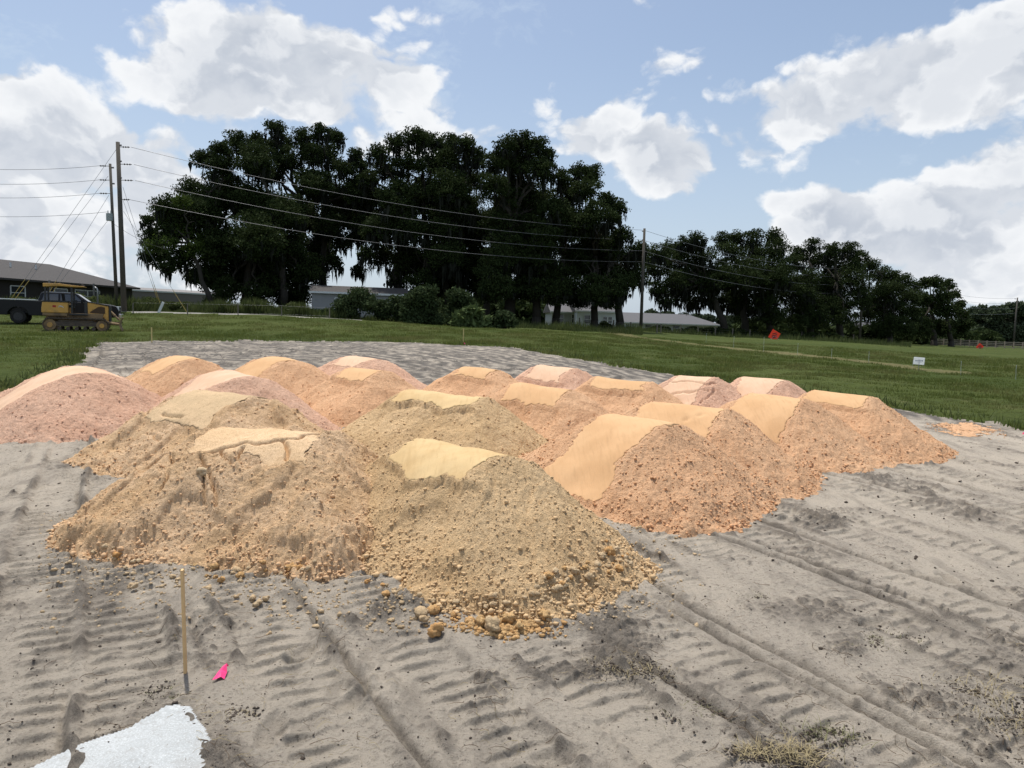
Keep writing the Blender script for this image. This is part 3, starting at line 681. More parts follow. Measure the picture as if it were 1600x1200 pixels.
# dry grass tufts
M_dry = simple('dry_grass', (.33, .27, .15), .9, var=.35, scale=12)
M_dry2 = simple('green_grass_tuft', (.17, .17, .075), .9, var=.35, scale=12)
def tuft(u, v, rad_m, h, n, label, mat=M_dry, seed=0):
    q = gp(u, v); rg = np.random.default_rng(seed); base = Vector((q.x, q.y, float(sand_z(np.array([q.x]), np.array([q.y]))[0])-.01))
    bx = rg.normal(0, rad_m, n); by = rg.normal(0, rad_m*.6, n); a = rg.uniform(0, 6.28, n); hh = h*rg.uniform(.3, 1, n); ln = rg.uniform(.3, 1.5, n)*hh; w = .0022
    V_ = []; S_ = 4
    zb = G(base.x+bx, base.y+by)-g1(base.x, base.y)
    for i in range(S_):
        t_ = i/(S_-1); px = bx+np.cos(a)*ln*t_**1.6; py = by+np.sin(a)*ln*t_**1.6; pz = zb+hh*(t_-.45*t_*t_)
        ww = w*(1-.8*t_); V_ += [np.stack([px-np.sin(a)*ww, py+np.cos(a)*ww, pz], -1), np.stack([px+np.sin(a)*ww, py-np.cos(a)*ww, pz], -1)]
    V_ = np.stack(V_, 1).reshape(-1, 3); b0 = np.arange(n)[:, None]*8+np.arange(3)[None]*2
    f = np.stack([b0, b0+1, b0+3, b0+2], -1).reshape(-1, 4)
    o = thing('grass_tuft', label, 'grass tuft', base)
    tag(link('blades', mesh_np('blades', V_, f), mat, o), kind='stuff')
    m = 500; px = rg.normal(0, rad_m*1.0, m); py = rg.normal(0, rad_m*.6, m); s_ = np.clip(rg.lognormal(math.log(.004), .5, m), .0015, .010)
    v_, f_ = scatter(np.stack([px, py, G(base.x+px, base.y+py)-g1(base.x, base.y)+.005], -1), s_, seed=seed)
    tag(link('root_soil', mesh_np('root_soil', v_, f_, False), M_dark, o), kind='stuff')
tuft(1245, 1188, .10, .09, 260, 'widest straw coloured grass tuft at the bottom edge', seed=1)
tuft(1172, 1180, .05, .08, 110, 'small pale straw tuft left of the widest tuft at the bottom edge', seed=2)
tuft(1290, 1148, .09, .12, 90, 'sparse greenish grass tuft above the widest straw tuft', M_dry2, seed=3)
tuft(1555, 1085, .16, .10, 160, 'dry grass tuft with arching pale blades near the right edge', seed=4)
tuft(1590, 1130, .14, .06, 150, 'dark matted tuft of roots at the right edge', seed=5)
tuft(1095, 1112, .12, .035, 160, 'flat dark tuft of roots in the sand left of the greenish tuft', M_dry2, seed=6)
tuft(1180, 930, .08, .035, 120, 'flat dark root tuft in the middle of the track marks', M_dry2, seed=7)
tuft(985, 1050, .12, .04, 200, 'low straw and root tuft below the right foot of the nearest heap', seed=8)
tuft(352, 1118, .07, .03, 130, 'few pale straw blades beside the white lime', seed=9)
tuft(1380, 1000, .14, .035, 200, 'dark lumpy root tuft between two tyre ruts', M_dry2, seed=10)
tuft(285, 1080, .11, .03, 130, 'dark root tuft at the foot of the wooden stake', M_dry2, seed=11)

# stake and flag
M_wood = simple('stake_wood', (.66, .45, .22), .7, var=.2, scale=14)
def upright(u, v, u2, v2):                 # base on ground and top at the same depth
    b_ = gp(u, v); tp = at(u2, v2, b_.y); return b_, tp
b0, tp = upright(290, 1050, 285, 890)
st = thing('wooden_stake', 'bare wooden survey stake standing in the sand in front of the wide cracked heap', 'stake', b0)
d = tp-b0; mb = MB(); rot = d.to_track_quat('Z', 'Y').to_matrix()
L_ = d.length; rm = rot @ Matrix.Rotation(rad(12), 3, 'Z')
mb.box(d*.5+Vector((0, 0, -.04)), (.036, .014, L_+.08), rm); mb.build('lath', M_wood, st, bevel=.001)
M_pink = simple('pink_plastic', (.90, .055, .22), .45, var=.06, spec=.4)
q = gp(345, 1058); zq = float(sand_z(np.array([q.x]), np.array([q.y]))[0])
me = D.meshes.new('pink_flag'); fl = [(0, 0, .004), (.028, .0, .012), (.052, .012, .02), (.075, .01, .006), (.012, .035, .02), (.04, .045, .034), (.068, .05, .012), (.0, .07, .01), (.03, .082, .03), (.062, .085, .012), (.02, .12, .034), (.045, .125, .05), (.05, .15, .02)]
ff = [(0, 1, 5, 4), (1, 2, 6, 5), (2, 3, 6), (4, 5, 8, 7), (5, 6, 9, 8), (7, 8, 10), (8, 9, 11, 10), (10, 11, 12)]
me.from_pydata([(a*.9-.03, b*.9-.05, c) for a, b, c in fl], [], ff)
fo = link('pink_flag', me, M_pink, loc=(q.x, q.y, zq+.004)); sm = fo.modifiers.new('solid', 'SOLIDIFY'); sm.thickness = .0012
tag(fo, 'crumpled bright pink plastic marking flag lying on the sand right of the stake', 'flag')
for (u, v, v2, lb) in ((237, 536, 513, 'thin short wooden stake at the back left edge of the cleared pad'), (724, 538, 515, 'thin yellowish stake at the back middle edge of the cleared pad')):
    b_, tp = upright(u, v, u, v2); w_ = thing('wooden_stake', lb, 'stake', b_); mb = MB(); mb.box(((tp.x-b_.x)/2, 0, (tp.z-b_.z)/2), (.045, .02, tp.z-b_.z+.1)); mb.build('lath', simple('pale_stake_wood', (.55, .45, .2), .7), w_)
for (u, v, lb) in ((724, 539, 'tiny orange ribbon at the foot of the back middle stake'), (1597, 681, 'small pink flag scrap at the right edge of the pad')):
    q = gp(u, v); mb = MB(); s_ = .1 if v < 600 else .06; mb.add([(0, 0, 0), (s_, .02, .02), (s_*.8, .03, s_*.8), (.02, .01, s_*.9), (s_*.5, -.02, s_*.6)], [(0, 1, 4), (1, 2, 4), (2, 3, 4), (3, 0, 4)])
    o = mb.build('ribbon_scrap', M_pink); o.location = q+Vector((0, 0, .02)); tag(o, lb, 'flag')

# ------------------------------------------------------------------ grass blades
def blade_field(name, xs, ys, hs, mat, label, cat, wid=.01, seed=0, lean=.5):
    rg = np.random.default_rng(seed); n = len(xs); a = rg.uniform(0, 6.28, n); le = hs*rg.uniform(0, lean, n); b_ = rg.uniform(0, 6.28, n)
    z = G(xs, ys)+.03; wx = np.cos(a)*wid*hs/.1; wy = np.sin(a)*wid*hs/.1
    v0 = np.stack([xs-wx, ys-wy, z-.03], -1); v1 = np.stack([xs+wx, ys+wy, z-.03], -1); v2 = np.stack([xs+np.cos(b_)*le, ys+np.sin(b_)*le, z+hs], -1)
    V_ = np.stack([v0, v1, v2], 1).reshape(-1, 3); f = np.arange(3*n).reshape(-1, 3)
    me = mesh_np(name, V_, f, False); attr(me, 'tint', np.repeat(rg.random(n), 3)); tag(link(name, me, mat), label, cat, kind='stuff')
def blade_mat(name, c1, c2, c3):
    m, t, b = mat_new(name); tn = N(t, 'ShaderNodeAttribute', attribute_name='tint').outputs['Fac']; P = N(t, 'ShaderNodeNewGeometry').outputs['Position']
    c = Mix(t, tn, c1, c2); c = Mix(t, MR(t, noise3(t, P, .25, 5, .6), .45, .65, 0, .6), c, c3)
    t.links.new(c, b.inputs['Base Color']); b.inputs['Roughness'].default_value = .7; b.inputs['Specular IOR Level'].default_value = .15
    tl = N(t, 'ShaderNodeBsdfTranslucent', {'Color': c}); mx = N(t, 'ShaderNodeMixShader', {0: .35, 1: b.outputs[0], 2: tl.outputs[0]})
    t.links.new(mx.outputs[0], [n for n in t.nodes if n.type == 'OUTPUT_MATERIAL'][0].inputs[0])
    return m
M_blade = blade_mat('grass_blade', (.10, .13, .028), (.16, .185, .05), (.21, .19, .075))
M_tall = blade_mat('tall_grass_blade', (.060, .085, .024), (.10, .115, .045), (.085, .105, .035))
def wedge(n, y0, y1, seed, a0=-41, a1=41, pw=-.6):
    rg = np.random.default_rng(seed); t_ = rg.random(n); e = 1+pw+0; y = (y0**e+t_*(y1**e-y0**e))**(1/e); a = np.radians(rg.uniform(a0, a1, n)); r_ = y/np.cos(a)
    return r_*np.sin(a), y
x, y = wedge(520000, 9, 62, 51); dd = segdist(x+.5*pn(x*.8, y*.8, 91), y, PATH)
k = ~is_sand(x, y) & (dd > 1.1) & (segdist(x, y, ROAD) > 2.0); x, y = x[k], y[k]
hs = rng.uniform(.03, .075, len(x))*(1+.8*np.clip(fbm(x*.5, y*.5, 3, 95), -.4, 1))*np.clip(y/18, .9, 1.8)
blade_field('grass', x, y, hs, M_blade, 'short green field grass around the cleared pad', 'grass', wid=.017, seed=4)
ep = []
x, y = wedge(60000, 9, 45, 52, pw=-.3); d_ = segdist(x, y, PAD, True); k = ~is_sand(x, y) & (d_ < .7); x, y = x[k], y[k]
blade_field('edge_grass', x, y, rng.uniform(.08, .24, len(x)), M_tall, 'longer ragged grass along the edge of the cleared pad', 'grass', seed=5, lean=1.2)
# taller weeds along the roadside on the left and under the trees
xs, ys = [], []
for (u0, u1, Y0, Y1, n) in ((-120, 480, 61, 72, 60000), (330, 560, 62, 70, 12000), (480, 1000, 66, 80, 26000), (990, 1420, 88, 116, 16000)):
    u = rng.uniform(u0, u1, n); y = rng.uniform(Y0, Y1, n); x = (u-800)/F_PX*y; k = segdist(x, y, ROAD) > 2.4; xs.append(x[k]); ys.append(y[k])
x = np.concatenate(xs); y = np.concatenate(ys); hs = rng.uniform(.30, 1.1, len(x))*np.clip(.65+1.1*fbm(x*.28, y*.28, 3, 97), .15, 1.5)
hs = np.where(x > (480-800)/F_PX*y, hs*.7, hs)
blade_field('tall_weeds', x, y, hs, M_tall, 'tall unmown weeds along the roadside and under the trees', 'weeds', wid=.006, seed=6, lean=.5)

# ------------------------------------------------------------------ trees
def leaf_mat(name, c1, c2, tr=.10):
    m, t, b = mat_new(name); tn = N(t, 'ShaderNodeAttribute', attribute_name='tint').outputs['Fac']
    t.links.new(Mix(t, tn, c1, c2), b.inputs['Base Color']); b.inputs['Roughness'].default_value = .8; b.inputs['Specular IOR Level'].default_value = .04
    if tr:
        tl = N(t, 'ShaderNodeBsdfTranslucent', {'Color': (*c2, 1)}); mx = N(t, 'ShaderNodeMixShader', {0: tr, 1: b.outputs[0], 2: tl.outputs[0]})
        o = [n for n in t.nodes if n.type == 'OUTPUT_MATERIAL'][0]; t.links.new(mx.outputs[0], o.inputs[0])
    return m
M_leaf = leaf_mat('oak_leaf', (.019, .030, .011), (.042, .060, .020), .14)
M_leafg = leaf_mat('sunlit_oak_leaf', (.035, .060, .014), (.075, .11, .024), .25)  # sunlight is put into this brighter copy of the oak leaf colour
M_shrub = leaf_mat('shrub_leaf', (.030, .045, .020), (.060, .085, .035), .12)
M_moss = leaf_mat('spanish_moss', (.014, .016, .012), (.028, .031, .024), .0)
M_far = leaf_mat('hazed_far_leaf', (.045, .062, .035), (.07, .09, .05), .1)  # distance haze is put into this paler leaf colour
M_bark = simple('bark', (.055, .050, .042), .95, var=.35, scale=2.5, spec=.1, bump=.6)
def leaves(pts, size, seed, stretch=1.0):
    rg = np.random.default_rng(seed); n = len(pts)
    a = rg.standard_normal((n, 3)); a /= np.linalg.norm(a, axis=1)[:, None]; b_ = np.cross(a, rg.standard_normal((n, 3))); b_ /= np.linalg.norm(b_, axis=1)[:, None]
    s_ = size*rg.uniform(.6, 1.4, n)[:, None]; a = a*s_*stretch; b_ = b_*s_*.6
    return np.stack([pts-a, pts+b_*.9-a*.1, pts+a, pts-b_*.9+a*.15], 1).reshape(-1, 3), np.arange(4*n).reshape(-1, 4), np.repeat(rg.random(n), 4)
def crown_pts(blobs, dens, seed, sub=.30, flat=.85):
    rg = np.random.default_rng(seed); out = []
    for (c, R) in blobs:
        c = np.array(c); nk = int(20+R*12)
        d = rg.standard_normal((nk, 3)); d /= np.linalg.norm(d, axis=1)[:, None]; r_ = R*rg.random((nk, 1))**.45*.92
        cc = c+d*r_*np.array([1, 1, flat]); sr = R*sub*rg.uniform(.55, 1.25, nk)+.25
        for k in range(nk):
            m = max(8, int(dens*sr[k]**2*6)); e = rg.standard_normal((m, 3)); e /= np.linalg.norm(e, axis=1)[:, None]
            out.append(cc[k]+e*(sr[k]*rg.random((m, 1))**.5)*np.array([1.15, 1.15, .62]))
    return np.concatenate(out)
def limb(mb, p0, p1, r0, r1, rg, n=7, wob=.09, sag=.0):
    p0 = Vector(p0); p1 = Vector(p1); L_ = (p1-p0).length; pts = []; rs = []
    for i in range(n):
        t_ = i/(n-1); o = Vector((rg.uniform(-1, 1), rg.uniform(-1, 1), rg.uniform(-.6, .6)))*L_*wob*math.sin(t_*3.14)
        pts.append(p0.lerp(p1, t_)+o+Vector((0, 0, sag*L_*math.sin(t_*3.14)))); rs.append(r0+(r1-r0)*t_)
    mb.tube(pts, rs, 7); return pts
def tree(label, blobs_px, Y, trunks, depth=5.0, leaf=.125, dens=24, seed=0, mat=None, moss=0, group='live oaks along the far side of the field', name='live_oak', sub=.30, mossmat=None):
    rg = random.Random(seed); nrg = np.random.default_rng(seed+1)
    b0 = gp(trunks[0][0], 2) if False else None
    tx = (trunks[0][0]-800)/F_PX*Y; base = Vector((tx, Y, g1(tx, Y)))
    o = thing(name, label, 'tree', base, 0, group)
    bl = []
    for q in blobs_px:
        u, v, r = q[:3]; dy = q[3] if len(q) > 3 else rg.uniform(-depth, depth)
        c = at(u, v, Y+dy); R = r*(Y+dy)/F_PX; bl.append(((c.x, c.y, c.z), R))
        if r > 26:                                  # bulk behind and in front so the crown has depth
            for s_ in (-1, 1):
                c2 = at(u+rg.uniform(-8, 8), v+rg.uniform(0, 14), Y+dy+s_*R*.85); bl.append(((c2.x, c2.y, c2.z), R*.72))
    pts = crown_pts(bl, dens, seed, sub); pts = pts[pts[:, 2] > G(pts[:, 0], pts[:, 1])+1.2]
    v, f, tn = leaves(pts-np.array(base), leaf, seed+2); me = mesh_np('crown', v, f, False); attr(me, 'tint', tn); link('crown', me, mat or M_leaf, o)
    mb = MB(); tops = []
    for (u, ut, vt, w) in trunks:
        bx = (u-800)/F_PX*Y; p0 = Vector((bx, Y, g1(bx, Y)-.3)); tp = at(ut, vt, Y); r0 = w*Y/F_PX/2
        mb.tube([p0-base, p0+Vector((0, 0, .5))-base, p0+Vector((0, 0, 1.4))-base], [r0*1.7, r0*1.15, r0], 9)
        limb(mb, p0+Vector((0, 0, 1.3))-base, tp-base, r0, r0*.55, rg, 6, .05); tops.append((tp, r0))
    for (c, R) in bl[:60]:
        c = Vector(c); tp, r0 = min(tops, key=lambda q: (q[0]-c).length)
        e = tp+(c-tp)*.95; pts_ = limb(mb, tp-base, e-base, r0*.38, .05, rg, 7, .08, .04)
        for k in range(3):
            a = pts_[rg.randint(3, 6)]; limb(mb, a, a+Vector((rg.uniform(-1, 1), rg.uniform(-1, 1), rg.uniform(-.2, 1)))*R*.9, .06, .02, rg, 4, .1)
    mb.build('trunk', M_bark, o, smooth=True)
    if moss:
        n = moss; ix = nrg.integers(0, len(bl), n); S_ = []; F_ = []
        c_ = np.array([bl[i][0] for i in ix]); R_ = np.array([bl[i][1] for i in ix]); a = nrg.uniform(0, 6.28, n); q = np.sqrt(nrg.random(n))
        px = c_[:, 0]+np.cos(a)*q*R_*.95; py = c_[:, 1]+np.sin(a)*q*R_*.95; pz = c_[:, 2]-R_*nrg.uniform(.0, .75, n)
        L_ = nrg.uniform(.6, 2.6, n)*nrg.uniform(.5, 1, n); k = pz-L_ > G(px, py)+2.2; px, py, pz, L_ = px[k], py[k], pz[k], L_[k]; n = len(px)
        for st_ in range(4):                         # several strands per bunch
            ox = nrg.normal(0, .12, n); oy = nrg.normal(0, .12, n); w0 = nrg.uniform(.05, .13, n); a = nrg.uniform(0, 3.14, n); ll = L_*nrg.uniform(.5, 1, n)
            prof = [(0, .5), (.25, 1), (.6, .8), (1, .08)]; vs = []
            for t_, ww in prof:
                jx = nrg.normal(0, .05, n); X_ = px+ox+jx; Y_ = py+oy; Z_ = pz-ll*t_
                for sg in (-1, 1): vs.append(np.stack([X_+sg*np.cos(a)*w0*ww, Y_+sg*np.sin(a)*w0*ww, Z_], -1))
            vs = np.stack(vs, 1).reshape(-1, 3); nb = sum(len(q_) for q_ in S_); b_ = np.arange(n)[:, None]*8+np.arange(3)[None]*2+nb
            S_.append(vs); F_.append(np.stack([b_, b_+1, b_+3, b_+2], -1).reshape(-1, 4))
        v = np.concatenate(S_)-np.array(base); me = mesh_np('hanging_moss', v, np.concatenate(F_), False); attr(me, 'tint', np.repeat(nrg.random(len(v)//8), 8)); tag(link('hanging_moss', me, mossmat or M_moss, o), kind='stuff')
    return o
# big left oak with the low outer limb
tree('broad leftmost live oak with a low limb reaching out left over the field fence',
     [(345, 232, 17), (318, 248, 18), (372, 225, 22), (350, 262, 26), (400, 250, 30), (300, 300, 26), (262, 322, 22), (275, 345, 28), (240, 372, 20), (232, 345, 12), (250, 400, 20), (228, 398, 12), (285, 405, 22), (262, 418, 12),
      (320, 330, 38), (345, 380, 42), (330, 425, 30), (300, 430, 15), (390, 310, 42), (400, 370, 45), (385, 420, 40), (440, 330, 40), (445, 395, 44), (435, 440, 32), (350, 300, 35), (480, 420, 30), (355, 452, 24), (400, 462, 26), (450, 470, 24), (470, 455, 22)],
     80, [(382, 392, 400, 16), (345, 330, 385, 14), (440, 445, 390, 14)], seed=11, moss=500)
tree('young oak limb, sunlight painted into its green leaves, left of the broad leftmost oak',
     [(250, 325, 14), (262, 340, 16), (285, 360, 20), (262, 380, 16), (236, 385, 12), (300, 390, 18), (285, 315, 12), (315, 375, 15)],
     76, [(330, 295, 380, 9)], seed=12, mat=M_leafg, depth=2.5, dens=13)
# fill between crowns
tree('tall oak with two narrow tops rising behind the broad leftmost oak',
     [(428, 200, 16), (440, 222, 18), (418, 232, 18), (400, 215, 12), (450, 250, 24), (425, 270, 26), (475, 212, 16), (500, 205, 17), (525, 215, 16), (482, 240, 24), (515, 245, 26), (540, 262, 18), (555, 240, 12), (572, 300, 22), (575, 335, 22), (560, 365, 22), (490, 285, 30), (528, 300, 30), (560, 300, 24), (470, 330, 34), (515, 345, 30), (545, 340, 22), (500, 385, 28), (480, 410, 22), (536, 378, 16), (520, 410, 16)],
     88, [(468, 476, 330, 16), (500, 505, 320, 12)], seed=13, moss=650, dens=22)
tree('mossy oak with an open rounded top standing over the grey trailer home',
     [(592, 240, 18), (568, 262, 15), (556, 285, 18), (566, 335, 20), (620, 222, 18), (650, 215, 20), (675, 222, 18), (605, 265, 22), (640, 255, 26), (680, 255, 26), (575, 280, 16), (580, 315, 24), (620, 305, 30), (660, 300, 34), (590, 355, 28), (630, 350, 34), (565, 350, 16), (600, 400, 26), (640, 400, 34), (572, 395, 14), (560, 420, 10), (620, 436, 18), (660, 440, 26)],
     84, [(618, 628, 330, 13), (665, 662, 330, 15)], seed=14, moss=650, dens=22)
tree('oak with a flat crown between the open topped oak and the tallest central oak',
     [(700, 222, 17), (725, 225, 19), (742, 245, 18), (705, 250, 24), (738, 275, 24), (700, 290, 32), (725, 320, 34), (690, 345, 36), (735, 360, 34), (695, 400, 36), (740, 405, 34), (700, 440, 28), (745, 445, 26), (670, 420, 26)],
     86, [(718, 718, 330, 14), (700, 690, 350, 10)], seed=15, moss=650, dens=24)
tree('tallest central live oak with a domed top and pale trunk',
     [(790, 228, 18), (812, 218, 19), (838, 228, 20), (856, 245, 15), (775, 255, 22), (810, 250, 28), (845, 265, 24), (770, 290, 26), (800, 300, 34), (838, 310, 32), (780, 345, 36), (825, 350, 38), (790, 395, 38), (835, 400, 38), (775, 440, 34), (820, 445, 34), (860, 430, 32), (850, 365, 34), (868, 330, 26)],
     82, [(792, 800, 350, 19), (835, 838, 380, 14), (758, 770, 380, 11)], seed=16, moss=650, dens=24)
tree('dense oak with stepped shoulders right of the tallest central oak',
     [(878, 278, 16), (905, 268, 17), (925, 272, 18), (915, 295, 24), (885, 305, 26), (948, 310, 15), (965, 325, 16), (955, 342, 16), (930, 335, 26), (895, 350, 34), (930, 375, 32), (900, 405, 36), (945, 415, 32), (880, 445, 30), (925, 450, 30), (965, 440, 28), (960, 385, 24), (985, 400, 22), (990, 430, 22), (972, 365, 16), (1000, 388, 14), (860, 462, 18), (905, 468, 18), (950, 470, 18)],
     84, [(865, 880, 400, 12), (925, 930, 400, 12), (965, 955, 410, 13)], seed=17, moss=700, dens=24)
tree('spreading oak whose low crown starts right of the pole before the gap',
     [(1028, 395, 18), (1050, 385, 16), (1072, 380, 14), (1090, 372, 15), (1060, 405, 24), (1095, 400, 26), (1025, 420, 22), (1060, 435, 28), (1100, 430, 30), (1030, 450, 18), (1065, 460, 20), (1100, 460, 20), (1040, 470, 12), (1012, 405, 12), (1120, 470, 14), (1082, 472, 12)],
     105, [(1128, 1105, 440, 12)], seed=18, moss=800, dens=17)
tree('tall dark oak with small upright tops in the right hand grove',
     [(1128, 372, 13), (1150, 372, 17), (1178, 370, 15), (1208, 368, 15), (1140, 395, 24), (1175, 395, 26), (1210, 390, 22), (1135, 430, 30), (1175, 430, 34), (1215, 425, 28), (1150, 465, 28), (1190, 468, 28), (1225, 460, 24), (1165, 492, 22), (1205, 495, 22)],
     108, [(1160, 1165, 440, 12), (1200, 1200, 440, 11)], seed=19, moss=500, dens=17)
tree('oak with an open level crown behind the third power pole',
     [(1248, 392, 14), (1270, 382, 13), (1240, 410, 20), (1275, 405, 20), (1300, 388, 14), (1325, 388, 16), (1345, 400, 13), (1305, 408, 22), (1335, 415, 20), (1255, 440, 28), (1295, 440, 30), (1335, 440, 26), (1265, 475, 28), (1305, 475, 28), (1340, 470, 24), (1240, 490, 22), (1280, 500, 20), (1320, 498, 18), (1250, 505, 16)],
     112, [(1262, 1265, 440, 11), (1308, 1308, 440, 11)], seed=20, moss=400, dens=17)
tree('lower oak sloping down right of the third power pole',
     [(1362, 412, 13), (1372, 428, 18), (1395, 432, 15), (1412, 438, 14), (1385, 455, 26), (1412, 462, 24), (1370, 480, 26), (1400, 490, 26), (1425, 490, 20), (1380, 508, 22), (1410, 512, 20), (1355, 460, 18), (1352, 490, 14)],
     122, [(1385, 1385, 460, 10)], seed=21, moss=200, dens=17)
tree('double topped oak at the right end of the grove',
     [(1432, 448, 13), (1450, 442, 12), (1462, 440, 12), (1478, 446, 12), (1440, 465, 16), (1470, 462, 16), (1490, 462, 11), (1500, 475, 10), (1445, 485, 22), (1480, 485, 20), (1505, 492, 12), (1440, 510, 20), (1475, 512, 20), (1498, 515, 14), (1510, 505, 12)],
     135, [(1455, 1455, 480, 9), (1482, 1480, 480, 8)], seed=22, dens=10, leaf=.2)
for i, (cx_, top, lab) in enumerate(((1535, 482, 'hazy round tree left of the last power pole'), (1575, 478, 'hazy tree behind the last power pole'), (1612, 472, 'hazy tree at the right edge of the picture'))):
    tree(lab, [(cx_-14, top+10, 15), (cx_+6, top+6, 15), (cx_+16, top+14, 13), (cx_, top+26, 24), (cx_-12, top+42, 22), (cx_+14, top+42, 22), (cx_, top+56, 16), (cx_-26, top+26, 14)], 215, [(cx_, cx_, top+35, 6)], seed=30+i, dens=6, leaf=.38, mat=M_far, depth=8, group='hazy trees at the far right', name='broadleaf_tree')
# distant line of woods
def far_wood(name, pts, label, seed, h=10, mat=None):
    rg = np.random.default_rng(seed); bl = []
    for i in range(len(pts)-1):
        (u0, v0, Y0), (u1, v1, Y1) = pts[i], pts[i+1]; n = max(3, int(abs(u1-u0)/14))
        for k in range(n):
            t_ = (k+rg.random())/n; u = u0+(u1-u0)*t_; v = v0+(v1-v0)*t_; Y = Y0+(Y1-Y0)*t_; R = rg.uniform(2.2, 4.5)
            c = at(u, v, Y+rg.uniform(-8, 8)); zt = c.z
            gz = g1(c.x, c.y)
            while zt > gz: bl.append(((c.x+rg.uniform(-2, 2), c.y, zt-R*.6), R)); zt -= R*1.1
    p = crown_pts(bl, 2.5, seed, .35); v, f, tn = leaves(p, .55, seed); me = mesh_np(name, v, f, False); attr(me, 'tint', tn)
    tag(link(name, me, mat or M_far), label, 'woods', kind='stuff')
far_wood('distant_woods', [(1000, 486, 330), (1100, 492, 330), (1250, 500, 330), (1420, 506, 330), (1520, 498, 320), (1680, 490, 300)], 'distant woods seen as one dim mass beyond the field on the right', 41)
far_wood('under_wood', [(560, 468, 118), (700, 472, 118), (860, 474, 120)], 'dark undergrowth seen as one mass deep behind the central oaks', 42, mat=M_leaf)
far_wood('grove_undergrowth', [(1150, 505, 124), (1250, 508, 128), (1340, 512, 132), (1440, 515, 150), (1500, 520, 165), (1600, 524, 230)], 'dark undergrowth seen as one mass beneath the right hand grove', 43, mat=M_leaf)
# shrubs in front of the trailer home
def shrub(label, u, v, ru, rv, Y, seed, mat=M_shrub, dens=22, leaf=.12, blady=False):
    rg = np.random.default_rng(seed); bx = (u-800)/F_PX*Y; base = Vector((bx, Y, g1(bx, Y))); o = thing('shrub', label, 'shrub', base, 0, 'shrubs along the far edge of the field')
    W_ = ru*Y/F_PX; tz = at(u, v-rv, Y).z; H_ = max(.8, tz-base.z); bl = []
    for k in range(14):
        a = rg.uniform(-1, 1); zz = rg.uniform(.1, .8)*(1-.5*a*a); bl.append(((base.x+a*W_*.8, Y+rg.uniform(-1, 1)*W_*.4, base.z+H_*zz), H_*rg.uniform(.18, .3)))
    p = crown_pts(bl, dens, seed, .4); p = p[p[:, 2] > G(p[:, 0], p[:, 1])]; v_, f_, tn = leaves(p-np.array(base), leaf, seed, 1.5 if blady else 1); me = mesh_np('foliage', v_, f_, False); attr(me, 'tint', tn); link('foliage', me, mat, o)
    mb = MB(); r2 = random.Random(seed)
    for c, R in bl[:9]: limb(mb, (r2.uniform(-.2, .2)*W_, 0, -.1), Vector(c)-base, .05, .015, r2, 5, .1)
    mb.build('stems', M_bark, o)
shrub('rounded dark shrub hiding the left half of the trailer home', 560, 476, 38, 27, 65, 61)
shrub('smaller dark shrub before the right half of the trailer home', 612, 478, 32, 22, 66, 62)
shrub('widest bushy shrub standing right of the trailer home', 662, 480, 44, 34, 64, 63)
shrub('pale young shrub between the widest shrub and the arching grass clump', 718, 478, 26, 28, 66, 64, leaf=.14, dens=22)
shrub('light green arching grass clump right of the widest shrub', 735, 494, 28, 14, 62, 65, mat=leaf_mat('reed_leaf', (.07, .10, .04), (.12, .16, .06)), leaf=.22, blady=True)
shrub('round green bush alone at the foot of the tallest central oak', 783, 497, 20, 12, 62, 66, leaf=.14)
shrub('low scrubby bush at the left end of the trailer home', 500, 488, 20, 11, 68, 67)
shrub('low bush beside the porch of the white house', 940, 508, 12, 6, 90, 69, mat=M_leaf)
ORD = 'first second third fourth fifth sixth seventh eighth ninth'.split()
for i, u in enumerate((1029, 1078, 1100, 1125, 1150, 1190, 1230, 1265, 1300)):
    shrub(ORD[i]+' hedge bush from the left behind the wire fence below the right hand grove', u, 514+(u-1029)*.05, 22, 7, 104, 70+i, mat=M_leaf, dens=22)
shrub('low dark bush on the slope below the grey wall left of the leftmost oak', 330, 470, 16, 9, 84, 90, mat=M_leaf)
for i, (u, vv) in enumerate(((120, 458), (150, 462), (30, 464), (60, 468), (235, 462), (275, 468), (400, 474), (450, 474))):
    shrub(ORD[(2, 3, 0, 1)[i]]+' rank roadside weed bush from the left, behind the parked pickup' if u < 200 else ORD[i-4]+' rank roadside weed bush to the right of the paired power poles', u, vv+8, 20, 9, 68, 95+i, mat=M_tall, dens=12, leaf=.16, blady=True)

